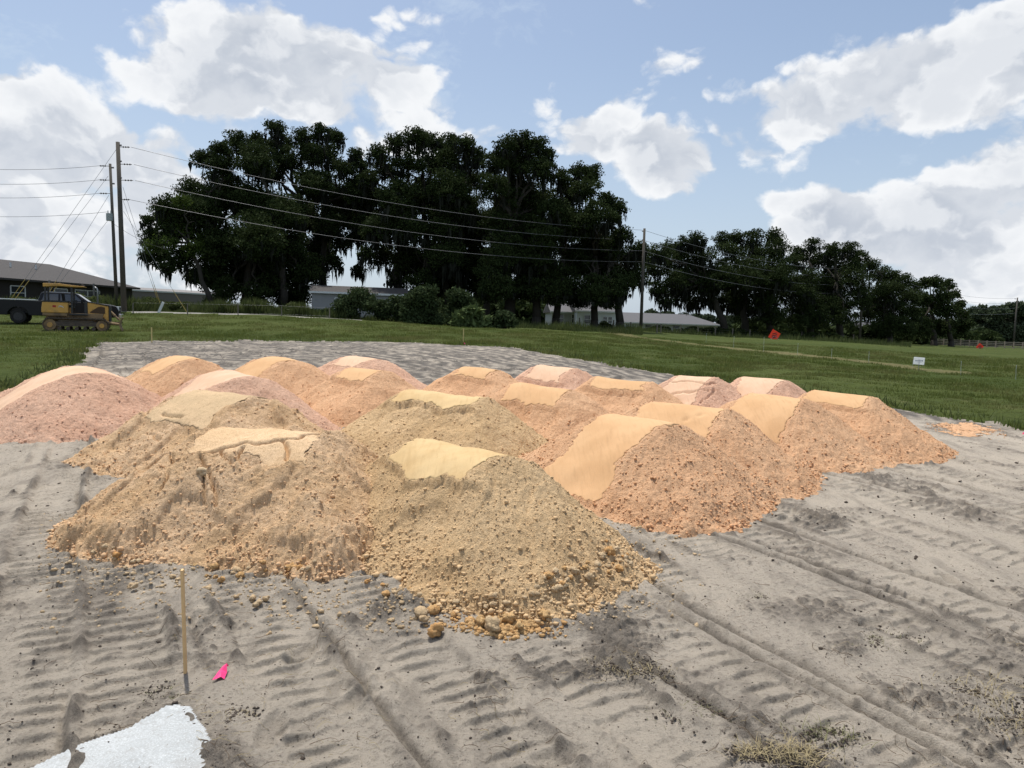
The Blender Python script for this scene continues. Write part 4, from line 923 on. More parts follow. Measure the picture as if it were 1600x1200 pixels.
# ------------------------------------------------------------------ buildings
M_shing = simple('grey_shingle', (.058, .054, .053), .9, var=.25, scale=3, bump=.3)
M_dwall = simple('dark_wall', (.030, .026, .024), .85, var=.3, scale=1.5)
M_white = simple('white_trim', (.62, .64, .64), .6, var=.06)
M_glass = simple('dark_glass', (.03, .035, .04), .12, var=.2, spec=.8)
M_gwall = simple('grey_siding', (.20, .19, .185), .8, var=.1, scale=1)
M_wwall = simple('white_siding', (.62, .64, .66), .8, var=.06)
M_groof = simple('light_grey_roof', (.11, .11, .118), .85, var=.12, scale=1.5)
M_brick = simple('brick', (.16, .10, .075), .9, var=.3, scale=6)
def house(name, label, P0, P1, depth, z0, ze, zr, wall, roof, hip0=0.0, hip1=0.0, over=.5, wins=(), cat='building', soft=True, side_wins=()):
    """P0->P1 is the facade towards the field; depth runs to its left-hand normal (away)."""
    P0 = Vector(P0); P1 = Vector(P1); L_ = (P1-P0).length; ax = (P1-P0).normalized(); rz = math.atan2(ax.y, ax.x)
    o = thing(name, label, cat, (P0.x, P0.y, z0), rz); he = ze-z0; hr = zr-z0
    mb = MB(); mb.box((L_/2, depth/2, he/2), (L_, depth, he))
    if not hip0: mb.add([(0, 0, he), (0, depth, he), (0, depth/2, hr-.15)], [(0, 1, 2)])
    if not hip1: mb.add([(L_, 0, he), (L_, depth, he), (L_, depth/2, hr-.15)], [(0, 1, 2)])
    mb.build('wall', wall, o)
    k = over; mb = MB(); zz = he-(hr-he)/(depth/2)*k
    a = [(-k, -k, zz), (L_+k, -k, zz), (L_+k, depth+k, zz), (-k, depth+k, zz), (hip0-(0 if hip0 else k), depth/2, hr), (L_-hip1+(0 if hip1 else k), depth/2, hr)]
    a += [(x_, y_, z_-.18) for x_, y_, z_ in a]
    mb.add(a, [(0, 1, 5, 4), (2, 3, 4, 5), (1, 2, 5), (3, 0, 4), (0, 6, 7, 1), (1, 7, 8, 2), (2, 8, 9, 3), (3, 9, 6, 0), (6, 10, 11, 7), (8, 11, 10, 9), (7, 11, 8), (9, 10, 6)]); rf = mb.build('roof', roof, o)
    mb = MB(); mb.box((L_/2, -k-.03, zz-.1), (L_+2*k, .05, .2)); mb.build('fascia', M_white if wall != M_dwall else M_shing, o)
    for (x_, z_, w_, h_, double) in wins:
        fr = MB(); t_ = .09
        fr.box((x_, -.04, z_+h_/2), (w_, .08, t_)); fr.box((x_, -.04, z_-h_/2), (w_, .08, t_)); fr.box((x_-w_/2, -.045, z_), (t_, .08, h_)); fr.box((x_+w_/2, -.045, z_), (t_, .08, h_)); fr.box((x_, -.042, z_), (w_, .05, t_*.7))
        if double: fr.box((x_, -.05, z_), (t_*1.6, .08, h_))
        wo = fr.build('window', M_white, o); gl = MB(); gl.box((x_, -.015, z_), (w_, .03, h_)); gl.build('pane', M_glass, wo)
    return o
# dark building on the left: facade nearly along the view direction, facing right
hb = house('commercial_building', 'long dark building with a grey shingle hip roof and white windows at the left edge', (-57, 44), (-46.6, 87), 11.5, 2.2, 5.35, 7.35, M_dwall, M_shing, 6, 6, .6,
      wins=[(t_, 1.55, w_, 1.35, d_) for t_, w_, d_ in ((17, 2.6, True), (22.5, 2.6, True), (28.9, 1.6, False), (34.0, 1.6, False), (37.5, 3.4, True), (12, 1.6, False))])
for t_ in (25.5, 31.5, 37.2):
    mb = MB(); mb.cyl((t_, -1.2, 0), (t_, -1.2, 3.0), .10, n=8); mb.build('porch_post', M_gwall, hb)
for i, t_ in enumerate((24, 31, 34)):
    mb = MB(); mb.cyl((t_, 3.2, 4.2), (t_, 3.2, 4.75), .09, n=8); mb.build('vent_pipe', M_white, hb)
house('long_wall_building', 'low grey brown flat walled building between the dark building and the leftmost oak', (-52.5, 94), (-44.0, 106), 5, 2.2, 5.2, 5.6, simple('grey_brown_wall', (.19, .17, .16), .9), M_gwall, 0, 0, .05)
house('trailer_home', 'grey trailer home with dark windows half hidden by shrubs', at(487, 480, 74).xy.to_3d(), (at(487, 480, 74)+Vector((9.5, 1.6, 0))).xy.to_3d(), 4.3, 2.0, 5.0, 5.65, simple('pale_grey_siding', (.26, .265, .27), .8, scale=.8), M_shing, 0, 0, .25,
      wins=[(3.0, 1.75, 1.3, 1.15, False), (8.2, 1.75, .8, 1.0, False), ], cat='mobile home')
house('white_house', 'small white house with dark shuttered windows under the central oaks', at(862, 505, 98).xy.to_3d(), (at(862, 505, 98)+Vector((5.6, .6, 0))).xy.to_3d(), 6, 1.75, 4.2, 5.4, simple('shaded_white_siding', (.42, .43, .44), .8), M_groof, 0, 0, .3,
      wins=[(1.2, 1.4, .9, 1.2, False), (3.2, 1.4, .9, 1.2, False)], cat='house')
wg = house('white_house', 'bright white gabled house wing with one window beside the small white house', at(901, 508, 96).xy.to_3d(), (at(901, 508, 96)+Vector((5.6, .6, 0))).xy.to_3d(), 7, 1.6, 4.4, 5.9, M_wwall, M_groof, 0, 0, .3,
      wins=[(1.4, 1.5, .9, 1.2, False), (4.2, 1.5, 1.3, .9, True)], cat='house')
house('ranch_house', 'long low house with a light grey roof beyond the wire fence', at(978, 512, 125).xy.to_3d(), (at(978, 512, 125)+Vector((16.5, 1.5, 0))).xy.to_3d(), 9, 1.1, 3.3, 4.9, M_wwall, M_groof, 0, 4, .5, wins=[(4, 1.2, 1.2, 1, False), (9, 1.2, 1.2, 1, False)], cat='house')
house('brick_house', 'small brick building with a grey roof and white door right of the third power pole', at(1343, 530, 136).xy.to_3d(), (at(1343, 530, 136)+Vector((2.8, .2, 0))).xy.to_3d(), 4, .7, 3.1, 4.6, M_brick, M_groof, 0, 0, .35, wins=[(1.7, 1.0, .8, 1.6, False)], cat='house')

# ------------------------------------------------------------------ poles, wires
M_pole = simple('weathered_pole', (.085, .075, .063), .9, var=.3, scale=3, bump=.4)
M_metal = simple('grey_metal', (.30, .31, .32), .45, .6, var=.1)
M_wire = simple('wire', (.20, .20, .21), .5, .5, var=.05)
M_ins = simple('insulator', (.18, .17, .17), .4)
def power_pole(label, ub, vb, ut, vt, Y, r, arms, extra=None):
    bx = at(ub, vb, Y); base = Vector((bx.x, Y, g1(bx.x, Y)-.1)); tp = at(ut, vt, Y); o = thing('power_pole', label, 'power pole', base, 0, 'power poles carrying the line across the field')
    mb = MB(); mb.cyl((0, 0, 0), tp-base, r, r*.68, 12); mb.build('pole', M_pole, o, smooth=True)
    for (u, v) in arms:
        p = at(u, v, Y)-base; sgn = 1 if u > ut else -1; t_ = min(1, p.z/(tp-base).z); c_ = (tp-base)*t_
        mb = MB(); mb.cyl(c_, p, .028, n=6); 
        for k in range(3): q = c_.lerp(p, .45+.2*k); mb.cyl(q-Vector((.03, 0, 0)), q+Vector((.03, 0, 0)), .07, n=8)
        mb.build('insulator', M_ins, o)
    return o, base, tp
pA, bA, tA = power_pole('tall thick wooden pole with guy wires, right one of the pair behind the bulldozer', 194, 486, 184, 222, 60, .23, [(203, 230), (206, 257), (208, 282), (203, 312), (190, 227), (190, 252), (190, 278)])
pB, bB, tB = power_pole('thinner wooden pole with a grey transformer, left one of the pair behind the bulldozer', 183, 484, 172, 256, 63, .16, [(155, 259), (155, 281), (155, 302), (178, 262), (179, 287)])
mb = MB(); c_ = at(171, 339, 62.6)-bB; mb.cyl(c_-Vector((0, 0, .32)), c_+Vector((0, 0, .28)), .26, n=16); mb.cyl(c_+Vector((0, 0, .28)), c_+Vector((0, 0, .34)), .28, .1, 16)
for k in (-.12, .12): mb.cyl(c_+Vector((k, 0, .3)), c_+Vector((k, 0, .55)), .05, .03, 8)
tr_ = mb.build('transformer', simple('transformer_grey', (.33, .37, .37), .5), pB, smooth=False)
pC, bC, tC = power_pole('wooden power pole standing before the gap between the two groves', 1001, 524, 1007, 357, 83, .20, [(1003, 361), (1002, 376), (1003, 392)])
pD, bD, tD = power_pole('wooden power pole with a small white box in front of the right hand grove', 1343, 538, 1349, 420, 118, .20, [(1345, 422), (1345, 432)])
mb = MB(); c_ = at(1348.5, 461, 117.6)-bD; mb.box(c_, (.5, .3, .7)); mb.build('meter_box', M_white, pD, bevel=.03)
pE, bE, tE = power_pole('farthest wooden power pole at the right edge of the picture', 1583, 544, 1590, 465, 178, .20, [(1585, 467), (1594, 472)])
def wire(label, a, b_, sag, r=.016, name='power_line', grp='power lines strung between the wooden poles', cat='wire', mat=None):
    pts = []; n = 24
    for i in range(n+1):
        t_ = i/n; p = a.lerp(b_, t_); pts.append(p-Vector((0, 0, sag*4*t_*(1-t_))))
    mb = MB(); mb.tube([p-a for p in pts], r, 5); o = mb.build(name, mat or M_wire, smooth=True); o.location = a; tag(o, label, cat, grp)
nm_ = ('topmost', 'second', 'third', 'lowest')
A0 = [(205, 230), (209, 257), (211, 282), (203, 312)]; C0 = [(1003, 359.5), (1002, 375), (1003, 392), (1003, 409)]; D0 = [(1348, 420), (1347, 432), (1347, 444.5), (1346, 457)]; E0 = [(1588, 466), (1588, 473), (1588, 481), (1587, 489)]
for i in range(4):
    a = at(*A0[i], 60); c_ = at(*C0[i], 83); d_ = at(*D0[i], 118); e_ = at(*E0[i], 178)
    wire(nm_[i]+' wire between the thick left pole and the pole before the gap', a, c_, 1.3, .019)
    wire(nm_[i]+' wire between the pole before the gap and the pole with the white box', Vector(c_)+Vector((.2, 0, 0)), d_, 1.3, .019)
    wire(nm_[i]+' wire between the pole with the white box and the farthest pole', d_, e_, 1.6, .02)
for i, (u, v, v2) in enumerate(((155, 259, 252), (155, 281, 276), (155, 302, 298), (168, 331, 328))):
    a = at(u, v, 63); wire(nm_[i]+' wire running off left from the pole with the transformer', a, at(-160, v2, 62), .5, .016)
wire('slack service wire from the transformer to the leftmost oak', at(172, 346, 63), at(300, 392, 78), .8, .014)
M_guard = simple('yellow_guard', (.40, .29, .08), .6)
def guy(label, top, end, Yt, Ye, gfrac=.18, guard=True):
    a = at(*top, Yt); e = at(*end, Ye); e.z = max(e.z, g1(e.x, e.y)); o = thing('guy_wire', label, 'guy wire', e, 0, 'guy wires bracing the paired poles')
    mb = MB(); mb.tube([Vector(), (a-e)*.5, a-e], .013, 5); mb.build('cable', M_wire, o)
    if guard: mb = MB(); mb.cyl((a-e)*.003, (a-e)*gfrac*.85, .022, n=8); mb.build('plastic_guard', M_guard, o)
guy('outer left guy wire with a yellow guard, from the top of the thick pole', (182, 233), (14, 472), 60, 57, .17)
guy('second left guy wire with a yellow guard, from high on the thin pole', (169, 275), (20, 472), 63, 58, .19)
guy('third left guy wire with a yellow guard behind the bulldozer canopy', (170, 305), (76, 458), 63, 60, .15)
guy('inner left guy wire, from under the transformer', (172, 340), (81, 458), 63, 60, .16)
guy('right guy wire ending at the leaning white marker', (192, 292), (250, 474), 60, 62, .2)
guy('second right guy wire ending at the leaning white marker', (192, 312), (246, 468), 60, 63, .18)
guy('far right guy wire with a pale guard ending in the field grass', (193, 330), (292, 488), 60, 60, .26)
# leaning white marker by the road
b_, tp = gp(248, 489), at(254, 472, 60); q = at(248, 487, 59); q.z = g1(q.x, 59); o = thing('marker_board', 'white marker board leaning at the roadside right of the paired poles', 'marker', q)
mb = MB(); mb.box((.18, 0, .48), (.22, .05, 1.0), Matrix.Rotation(rad(24), 3, 'Y')); mb.build('board', M_white, o, bevel=.01)

# ------------------------------------------------------------------ fences, signs, rods
M_post = simple('grey_fence_post', (.17, .15, .125), .9, var=.25)
def wire_fence(name, label, px, h, Yf, nw=4, rpost=.06, every=None):
    P_ = [at(u, v, Y) for u, v, Y in px]; P_ = [Vector((p.x, p.y, g1(p.x, p.y))) for p in P_]; o = thing(name, label, 'fence', P_[0])
    for p in P_:
        mb = MB(); mb.cyl((p.x-P_[0].x, p.y-P_[0].y, p.z-P_[0].z-.1), (p.x-P_[0].x, p.y-P_[0].y, p.z-P_[0].z+h*random.uniform(.93, 1.06)), rpost, rpost*.85, 7); mb.build('post', M_post, o)
    mb = MB()
    for k in range(nw): mb.tube([p-P_[0]+Vector((0, rpost, h*(.22+.74*k/(nw-1)))) for p in P_], .004, 3)
    mb.build('fence_wire', M_metal, o)
wire_fence('wire_fence', 'wire fence with grey wooden posts along the right hand grove', [(1026, 526, 86), (1032, 526, 90)]+[(1063+i*27, 528+i, 92+i*2.6) for i in range(11)]+[(1362, 540, 124), (1390, 541, 130)], 1.25, 0, rpost=.085)
wire_fence('wire_fence', 'thin wire fence beside the road on the left', [(208, 489, 57), (293, 490, 57.5), (372, 490, 58), (440, 490, 59), (515, 488, 61)], .95, 0, 2, rpost=.045)
wire_fence('wire_fence', 'wire fence in the shade before the white house', [(905, 512, 84), (932, 515, 84.5), (880, 508, 85)][:2]+[(958, 517, 85), (985, 520, 85.5)], 1.2, 0, rpost=.1)
M_board = simple('weathered_board', (.34, .28, .22), .9, var=.25, scale=3)
p0 = at(1396, 540, 150); p1 = at(1640, 556, 140); n = 18; o = thing('board_fence', 'four rail weathered board fence at the far right', 'fence', (p0.x, p0.y, g1(p0.x, p0.y)))
for i in range(n+1):
    p = p0.lerp(p1, i/n); z_ = g1(p.x, p.y)-g1(p0.x, p0.y); mb = MB(); mb.box((p.x-p0.x, p.y-p0.y, z_+.7), (.15, .15, 1.5)); mb.build('post', M_board, o)
    if i < n:
        q = p0.lerp(p1, (i+1)/n); z2 = g1(q.x, q.y)-g1(p0.x, p0.y)
        for k in range(4):
            h_ = .3+.33*k; mb = MB(); a = Vector((p.x-p0.x, p.y-p0.y-.1, z_+h_)); c_ = Vector((q.x-p0.x, q.y-p0.y-.1, z2+h_)); d_ = (c_-a); mb.box((a+c_)/2, (d_.length, .03, .15), Matrix.Rotation(math.atan2(d_.y, d_.x), 3, 'Z')); mb.build('rail', M_board, o)
p = at(1508, 548, 138); p.z = g1(p.x, p.y); o = thing('farm_gate', 'dark tube farm gate in front of the board fence', 'gate', p); mb = MB()
for k in range(5): mb.cyl((-2, 0, .3+.25*k), (1.6, 0, .3+.25*k), .03, n=6)
for k in (-2, -.2, 1.6): mb.cyl((k, 0, .05), (k, 0, 1.35), .04, n=6)
mb.build('bars', simple('dark_steel', (.05, .045, .04), .6), o)
M_or = simple('orange_sign', (.85, .13, .06), .5, var=.05); M_blk = simple('black_print', (.05, .03, .03), .6)
def road_sign(label, u, v, Y, size, rot, vb):
    c_ = at(u, v, Y); g_ = g1(c_.x, c_.y); o = thing('road_work_sign', label, 'sign', (c_.x, c_.y, g_)); z = c_.z-g_
    R_ = Matrix.Rotation(rad(rot), 3, 'Y'); mb = MB(); mb.box((0, 0, z), (size, .02, size), R_); pl = mb.build('panel', M_or, o, bevel=.008)
    mb = MB()
    for k, w_ in ((.2, .5), (0, .62), (-.2, .5)): mb.box(Vector((0, -.014, z))+Vector((0, 0, k*size)), (w_*size, .006, .09*size), Matrix.Rotation(rad(rot-45), 3, 'Y'))
    mb.build('lettering', M_blk, pl)
    mb = MB(); mb.cyl((0, .04, 0), (0, .04, z), .025, n=6)
    for a in (-.5, .5): mb.cyl((a, .04+abs(a)*.3, 0), (0, .04, min(.6, z)), .02, n=6); mb.cyl((a, -.3, 0), (0, .04, min(.6, z)), .02, n=6)
    mb.build('stand', M_metal, o)
def glowy(m, k):
    t = m.node_tree; b_ = [n for n in t.nodes if n.type == 'BSDF_PRINCIPLED'][0]; c_ = b_.inputs['Base Color'].links[0].from_socket
    tl = N(t, 'ShaderNodeBsdfTranslucent', {'Color': c_}); mx = N(t, 'ShaderNodeMixShader', {0: k, 1: b_.outputs[0], 2: tl.outputs[0]}); t.links.new(mx.outputs[0], [n for n in t.nodes if n.type == 'OUTPUT_MATERIAL'][0].inputs[0])
M_sheet = simple('white_plastic_sheet', (.85, .87, .88), .4, var=.03); glowy(M_sheet, .8); glowy(M_or, .5)
road_sign('orange diamond road work sign tilted, in front of the right hand grove', 1210, 524, 86, 1.1, 28, 531)
road_sign('small orange road work sign before the board fence at the far right', 1531, 542, 125, 1.0, 40, 549)
q = gp(1436, 581); o = thing('yard_sign', 'small white yard sign with faint grey lettering standing in the grass', 'sign', q)
c_ = at(1436, 564, q.y)-q; mb = MB(); mb.box(c_, (.50, .012, .33), Matrix.Rotation(rad(3), 3, 'Y')); pn_ = mb.build('panel', M_sheet, o)
mb = MB()
for k in range(7): mb.box(c_+Vector((-.15+k*.05, -.009, .01+.004*(k % 2))), (.034, .004, .045 if k % 3 else .06))
mb.box(c_+Vector((0, -.009, -.05)), (.26, .004, .012)); mb.build('lettering', simple('faint_grey_print', (.30, .32, .42), .6), pn_)
mb = MB(); mb.cyl((c_.x, .01, -.05), (c_.x, .01, c_.z+.1), .008, n=6); mb.cyl((c_.x+.02, .01, -.05), (c_.x+.02, .01, c_.z+.1), .004, n=6); mb.build('stake', M_metal, o)
M_rod = simple('white_rod', (.55, .58, .55), .5)
for i, (u, v, vt) in enumerate(((1103, 536, 521), (1146, 545, 526), (1193, 551, 527), (1246, 556, 537), (1299, 562, 545), (1357, 571, 550), (1426, 576, 563), (1501, 589, 565), (1587, 596, 571))):
    q = gp(u, v); tp = at(u+1, vt, q.y); o = thing('marker_rod', 'thin white marker rod standing in the grass, %s from the left in the row' % ('first second third fourth fifth sixth seventh eighth ninth'.split()[i]), 'rod', q, 0, 'thin white rods in a row across the grass')
    mb = MB(); mb.cyl((0, 0, -.1), tp-q, .007, n=6); mb.build('shaft', M_rod, o); mb = MB(); mb.cyl((tp-q)*.97, (tp-q)*1.03, .011, n=6); mb.build('cap', M_rod, o)
p0 = at(1208, 524, 100)

# ------------------------------------------------------------------ pickup truck
M_black = simple('black_paint', (.008, .009, .012), .30, var=.1, spec=.25)
M_rub = simple('rubber', (.018, .017, .016), .85, var=.2)
M_chrome = simple('chrome', (.6, .62, .64), .2, .9, var=.05)
M_lamp = simple('lamp_glass', (.75, .78, .80), .15, var=.05, spec=.9)
M_red = simple('red_lamp', (.35, .01, .01), .3)
M_tint = simple('tinted_glass', (.02, .03, .045), .06, var=.1, spec=.9)
def tyre_wheel(parent, x, y, r, w, hubm):
    s_ = 1 if y > 0 else -1
    mb = MB(); n = 24
    prof = [(-w/2, r*.62), (-w/2, r*.93), (-w*.36, r), (w*.36, r), (w/2, r*.93), (w/2, r*.62)]
    vs = [(x+pr*math.cos(6.28318*i/n), y+py, r+pr*math.sin(6.28318*i/n)) for i in range(n) for py, pr in prof]; m = len(prof)
    mb.add(vs, [(i*m+k, ((i+1) % n)*m+k, ((i+1) % n)*m+(k+1) % m, i*m+(k+1) % m) for i in range(n) for k in range(m)]); wh = mb.build('wheel', M_rub, parent, smooth=False)
    mb = MB(); mb.cyl((x, y-w*.4, r), (x, y+w*.4, r), r*.6, n=20); mb.cyl((x, y, r), (x, y+s_*w*.46, r), r*.2, n=12)
    for k in range(6): a = k*1.047; mb.box((x+math.cos(a)*r*.38, y+s_*w*.41, r+math.sin(a)*r*.38), (r*.36, .03, r*.11), Matrix.Rotation(-a, 3, 'Y'))
    mb.build('rim', hubm, wh)
pf = at(188, 506, 46.5); fx_ = pf.x-6.75*math.cos(rad(25)); fy_ = pf.y-6.75*math.sin(rad(25)); tl = thing('pickup_truck', 'black crew cab pickup truck parked on the grass behind the bulldozer', 'pickup', (fx_, fy_, g1(fx_+3, fy_+1.4)), rad(25))
# local: x from rear (0) to front (6.75), near side is y = -1
prof = [(0, .62), (0, 1.42), (2.35, 1.46), (2.35, 1.42), (5.15, 1.36), (6.2, 1.30), (6.62, 1.18), (6.72, .95), (6.72, .55), (6.3, .50), (6.15, .50), (.35, .50)]
def arched(prof, arches):                   # lower edge with wheel arches
    low = []
    for (cx_, r) in sorted(arches, reverse=True):
        for k in range(9): a = math.pi*k/8; low.append((cx_+r*math.cos(a), .50+r*math.sin(a)*.95))
    return [p for p in prof if not (p[1] == .50 and p[0] < 6.2)]+low+[(0.3, .50)]
pp = arched([(0.02, .62), (0, 1.42), (5.15, 1.40), (6.15, 1.33), (6.6, 1.22), (6.74, .98), (6.74, .55), (6.3, .50)], [(1.35, .53), (5.55, .53)])
mb = MB()
for (y0, y1) in ((-1.0, -.72), (.72, 1.0)): mb.prism(pp, y0, y1)
mb.prism([(0.02, .62), (0, 1.0), (2.3, 1.0), (2.3, 1.41), (5.15, 1.41), (6.15, 1.34), (6.6, 1.22), (6.70, .98), (6.70, .55), (6.1, .6), (.3, .6)], -.72, .72); mb.box((.06, 0, 1.05), (.08, 1.5, .72))
mb.build('body', M_black, tl, bevel=.035)
mb = MB(); c = [(2.36, -.93, 1.40), (5.15, -.93, 1.40), (5.15, .93, 1.40), (2.36, .93, 1.40), (2.55, -.74, 1.96), (4.35, -.74, 1.97), (4.35, .74, 1.97), (2.55, .74, 1.96)]
mb.add(c, [(4, 5, 6, 7), (0, 1, 5, 4), (1, 2, 6, 5), (2, 3, 7, 6), (3, 0, 4, 7)]); mb.build('cab', M_black, tl, bevel=.04)
def winq(a, b_, c_, d_, nm='side_window'): m_ = MB(); m_.add([a, b_, c_, d_], [(0, 1, 2, 3)]); o_ = m_.build(nm, M_tint, tl); s_ = o_.modifiers.new('s', 'SOLIDIFY'); s_.thickness = .012; s_.offset = 0
yy = lambda z: -.93+(z-1.40)*.34-.012
winq((2.60, yy(1.47), 1.47), (3.45, yy(1.47), 1.47), (3.45, yy(1.87), 1.87), (2.70, yy(1.87), 1.87)); winq((3.56, yy(1.47), 1.47), (4.72, yy(1.47), 1.47), (4.32, yy(1.87), 1.87), (3.56, yy(1.87), 1.87))
winq((5.06, -.80, 1.46), (5.06, .80, 1.46), (4.47, .68, 1.91), (4.47, -.68, 1.91), 'windshield')
mb = MB(); mb.box((1.17, -.97, 1.475), (2.2, .07, .035)); mb.box((1.17, .97, 1.475), (2.2, .07, .035)); mb.build('bed_rail', M_chrome, tl)
mb = MB(); mb.box((3.4, 0, 1.985), (1.5, 1.3, .03)); mb.build('roof_panel', simple('silver_roof', (.30, .33, .36), .15, .6), tl, bevel=.01)
mb = MB(); mb.box((6.68, -.78, 1.08), (.14, .3, .30)); mb.build('headlight', M_lamp, tl, bevel=.02); mb = MB(); mb.box((6.68, .78, 1.08), (.14, .3, .30)); mb.build('headlight', M_lamp, tl, bevel=.02)
mb = MB(); mb.box((6.78, 0, .62), (.2, 1.9, .26)); mb.build('bumper', M_chrome, tl, bevel=.03)
mb = MB(); mb.box((6.73, 0, 1.0), (.06, 1.2, .4)); mb.build('grille', M_rub, tl, bevel=.02)
for s_ in (-1, 1): mb = MB(); mb.box((.03, s_*.93, 1.15), (.12, .16, .42)); mb.build('tail_light', M_red, tl, bevel=.01)
for s_ in (-1, 1): mb = MB(); mb.box((4.75, s_*1.12, 1.5), (.12, .24, .24)); mb.build('mirror', M_black, tl, bevel=.02)
mb = MB(); mb.box((3.0, -1.012, 1.18), (.22, .03, .035)); mb.build('door_handle', M_chrome, tl); mb = MB(); mb.box((4.0, -1.012, 1.18), (.22, .03, .035)); mb.build('door_handle', M_chrome, tl)
for s_ in (-1, 1):
    for x_ in (1.35, 5.55): tyre_wheel(tl, x_, s_*.84, .42, .28, simple('dark_rim', (.05, .05, .055), .4, .6))

# ------------------------------------------------------------------ bulldozer (front to the right, blade low at the right end)
M_yel = simple('yellow_paint', (.62, .34, .075), .45, var=.12, scale=2, dirt=(.20, .14, .08, .5))
M_dirty = simple('muddy_yellow', (.28, .19, .10), .85, var=.3, scale=4, dirt=(.12, .085, .06, .8))
M_dkm = simple('dark_frame', (.035, .035, .035), .5, var=.2)
M_track = simple('track_steel', (.10, .08, .065), .8, .3, var=.3, scale=6, dirt=(.16, .12, .08, .6))
Yd = 39.0; pd = at(68, 516, Yd); dz = thing('bulldozer', 'small yellow crawler bulldozer with a canopy parked on the grass before the pickup', 'bulldozer', (pd.x, Yd, g1(pd.x+2, Yd+1)), rad(27))
dz.scale = (.87, .93, .94)
for s_ in (-1, 1):                                     # tracks: a rounded belt of shoes round idler and sprocket
    yc = s_*.82; mb = MB(); r = .36; x0, x1 = .45, 3.25; shoes = []
    Lp = 2*(x1-x0)+2*math.pi*r; n = 44
    for i in range(n):
        d_ = Lp*i/n
        if d_ < x1-x0: c_, a = (x0+d_, 2*r), 0
        elif d_ < x1-x0+math.pi*r: t_ = (d_-(x1-x0))/r; c_, a = (x1+r*math.sin(t_), r+r*math.cos(t_)), t_
        elif d_ < 2*(x1-x0)+math.pi*r: c_, a = (x1-(d_-(x1-x0)-math.pi*r), 0), math.pi
        else: t_ = (d_-2*(x1-x0)-math.pi*r)/r; c_, a = (x0-r*math.sin(t_), r-r*math.cos(t_)), math.pi+t_
        R_ = Matrix.Rotation(a, 3, 'Y'); mb.box((c_[0], yc, c_[1]+.02), (Lp/n*.94, .42, .05), R_); mb.box(Vector((c_[0], yc, c_[1]+.02))+R_ @ Vector((-.05, 0, .045)), (.02, .42, .05), R_)
    tr = mb.build('track', M_track, dz)
    for x_, nm, rr_ in ((x0, 'sprocket', .33), (x1, 'idler', .31)):
        mb = MB(); mb.cyl((x_, yc-.14, r), (x_, yc+.14, r), rr_, n=20); mb.build(nm, M_dirty, tr); mb = MB(); mb.cyl((x_, yc+s_*.1, r), (x_, yc+s_*.2, r), rr_*.45, n=16); mb.build('hub', M_yel, tr)
    mb = MB(); mb.box(((x0+x1)/2, yc, .42), (2.3, .26, .26)); mb.box(((x0+x1)/2, yc, .60), (1.9, .2, .08))
    for k in range(5): mb.cyl((x0+.5+k*.46, yc-.16, .16), (x0+.5+k*.46, yc+.16, .16), .11, n=12)
    mb.build('track_frame', M_track, tr)
mb = MB(); mb.box((1.75, 0, .80), (3.1, 1.15, .5)); mb.box((.72, 0, .98), (1.3, 1.75, .22)); mb.build('chassis', M_dirty, dz, bevel=.03)
mb = MB(); mb.prism([(.02, 1.05), (.02, 1.30), (.08, 1.68), (1.42, 1.66), (1.42, 1.05)], -.92, .92); tk = mb.build('rear_fender', M_yel, dz, bevel=.04)
mb = MB(); mb.box((.72, 0, 1.70), (1.42, 1.9, .09)); mb.build('fender_top', M_dkm, dz, bevel=.02)
mb = MB(); mb.box((.70, -.926, 1.42), (.18, .012, .12)); mb.build('badge', M_red, tk)
# leaping animal emblem, a few strokes
mb = MB(); mb.tube([(.93, -.93, 1.37), (1.0, -.93, 1.43), (1.1, -.93, 1.41), (1.2, -.93, 1.36)], .018, 5); mb.tube([(.93, -.93, 1.43), (1.02, -.93, 1.46), (1.1, -.93, 1.45)], .014, 5); mb.tube([(1.1, -.93, 1.41), (1.18, -.93, 1.45)], .012, 5)
mb.build('emblem', M_white, tk)
mb = MB(); mb.prism([(2.45, 1.0), (2.42, 1.70), (2.6, 1.72), (3.62, 1.52), (3.62, .62), (3.45, .62), (3.35, .85), (2.6, .90)], -.42, .42); hd = mb.build('hood', M_yel, dz, bevel=.03)
mb = MB(); mb.prism([(2.4, 1.725), (2.42, 1.78), (3.7, 1.58), (3.7, 1.50)], -.46, .46); mb.build('hood_cap', M_dkm, dz, bevel=.01)
mb = MB(); mb.prism([(2.56, 1.10), (2.58, 1.15), (3.02, 1.46), (3.18, 1.49), (3.42, 1.44), (3.42, 1.06)], -.432, -.42); gr = mb.build('side_grille', simple('brown_mesh', (.10, .055, .025), .8), hd)
mb = MB()
for k in range(9): mb.box((2.72+k*.075, -.436, 1.2), (.012, .01, .26+.02*k))
mb.build('louvers', M_dkm, gr)
mb = MB(); mb.box((3.69, 0, 1.08), (.12, .95, .95)); mb.build('radiator_guard', M_dkm, dz, bevel=.02)
mb = MB(); mb.box((1.98, 0, .98), (1.0, 1.6, .09)); mb.box((2.36, 0, 1.35), (.18, .9, .75)); mb.build('platform', M_dkm, dz, bevel=.01)
mb = MB(); mb.box((1.35, 0, 1.45), (.5, .55, .14)); mb.box((1.12, 0, 1.85), (.14, .5, .65), Matrix.Rotation(rad(-8), 3, 'Y')); mb.box((1.35, -.36, 1.68), (.5, .08, .06)); mb.build('seat', M_rub, dz, bevel=.03)
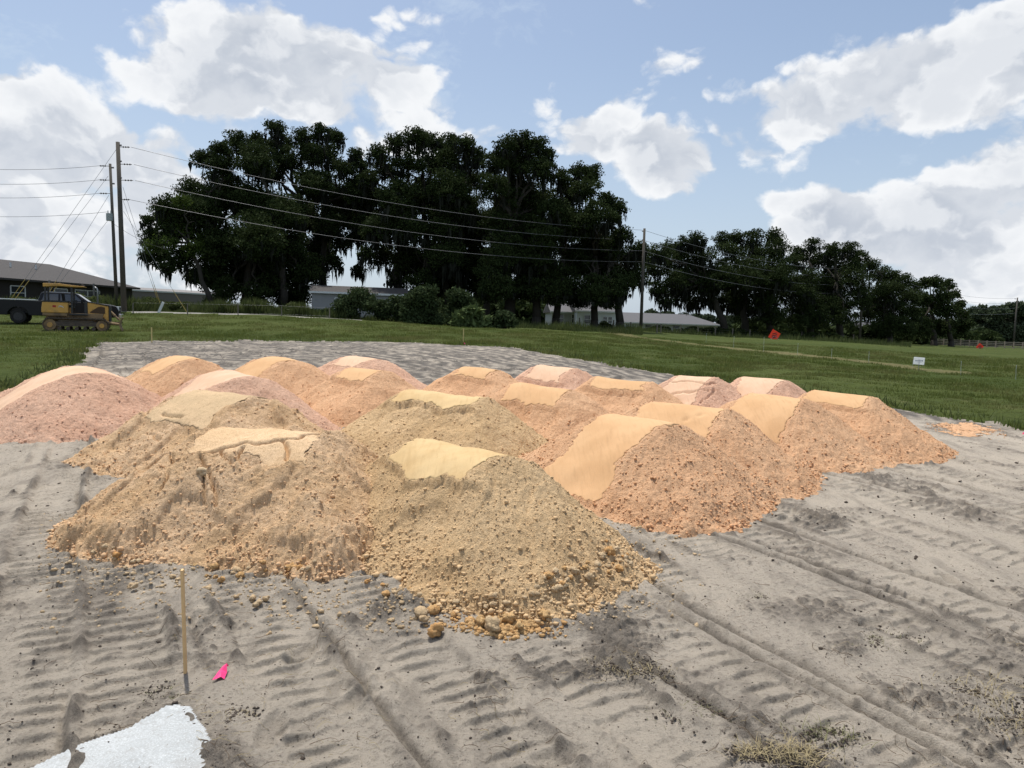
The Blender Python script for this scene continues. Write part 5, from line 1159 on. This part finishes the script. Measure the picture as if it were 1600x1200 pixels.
for (x_, y_) in ((.22, -.72), (.22, .72), (1.62, -.72), (1.62, .72)): mb = MB(); mb.box((x_, y_, 2.1), (.10, .10, .95 if x_ < 1 else 1.05)); mb.build('canopy_post', M_dkm, dz, bevel=.01)
mb = MB(); mb.box((1.62, 0, 1.4), (.09, 1.5, .08)); mb.box((1.62, -.72, 1.35), (.10, .1, .55)); mb.box((1.62, .72, 1.35), (.10, .1, .55)); mb.build('post_brace', M_dkm, dz)
mb = MB(); mb.prism([(.12, 2.52), (.12, 2.72), (.9, 2.74), (1.7, 2.66), (2.32, 2.63), (2.32, 2.60), (1.6, 2.57), (.9, 2.60)], -.85, .85); mb.build('canopy', M_yel, dz, bevel=.02)
for y_ in (-.4, .4): mb = MB(); mb.box((2.2, y_, 2.70), (.12, .16, .11)); mb.build('work_light', M_dkm, dz, bevel=.01)
mb = MB(); mb.tube([(2.98, .1, 1.6), (2.98, .1, 2.45), (2.94, .1, 2.56), (2.82, .1, 2.64)], .055, 10); mb.build('exhaust_pipe', M_metal, dz, smooth=True)
for y_ in (-.3, .3): mb = MB(); mb.tube([(1.75, y_, 1.1), (1.80, y_, 1.75)], .02, 6); mb.cyl((1.80, y_, 1.73), (1.80, y_, 1.82), .035, n=8); mb.build('lever', M_dkm, dz)
for s_ in (-1, 1): mb = MB(); mb.tube([(2.3, s_*.55, .5), (3.6, s_*.6, .52), (4.25, s_*.72, .45)], [.09, .09, .07], 8); mb.build('push_arm', M_dirty, dz)
for s_ in (-1, 1): mb = MB(); mb.cyl((3.72, s_*.3, 1.2), (4.2, s_*.42, .72), .045, n=8); mb.cyl((3.72, s_*.3, 1.2), (3.95, s_*.36, .97), .07, n=8); mb.build('lift_cylinder', M_dirty, dz)
mb = MB(); pr = []; n = 9
for i in range(n): t_ = i/(n-1); z_ = .02+.86*t_; pr.append((4.46-.18*math.sin(t_*3.0), z_))
back = [(x_-.06, z_) for x_, z_ in reversed(pr)]
mb.prism(pr+back, -1.3, 1.3); bl_ = mb.build('blade', M_dirty, dz); mb = MB(); mb.box((4.47, 0, .06), (.03, 2.6, .14)); mb.build('cutting_edge', M_track, bl_)

for o in D.objects:
    if o.type == 'EMPTY': o.hide_render = False
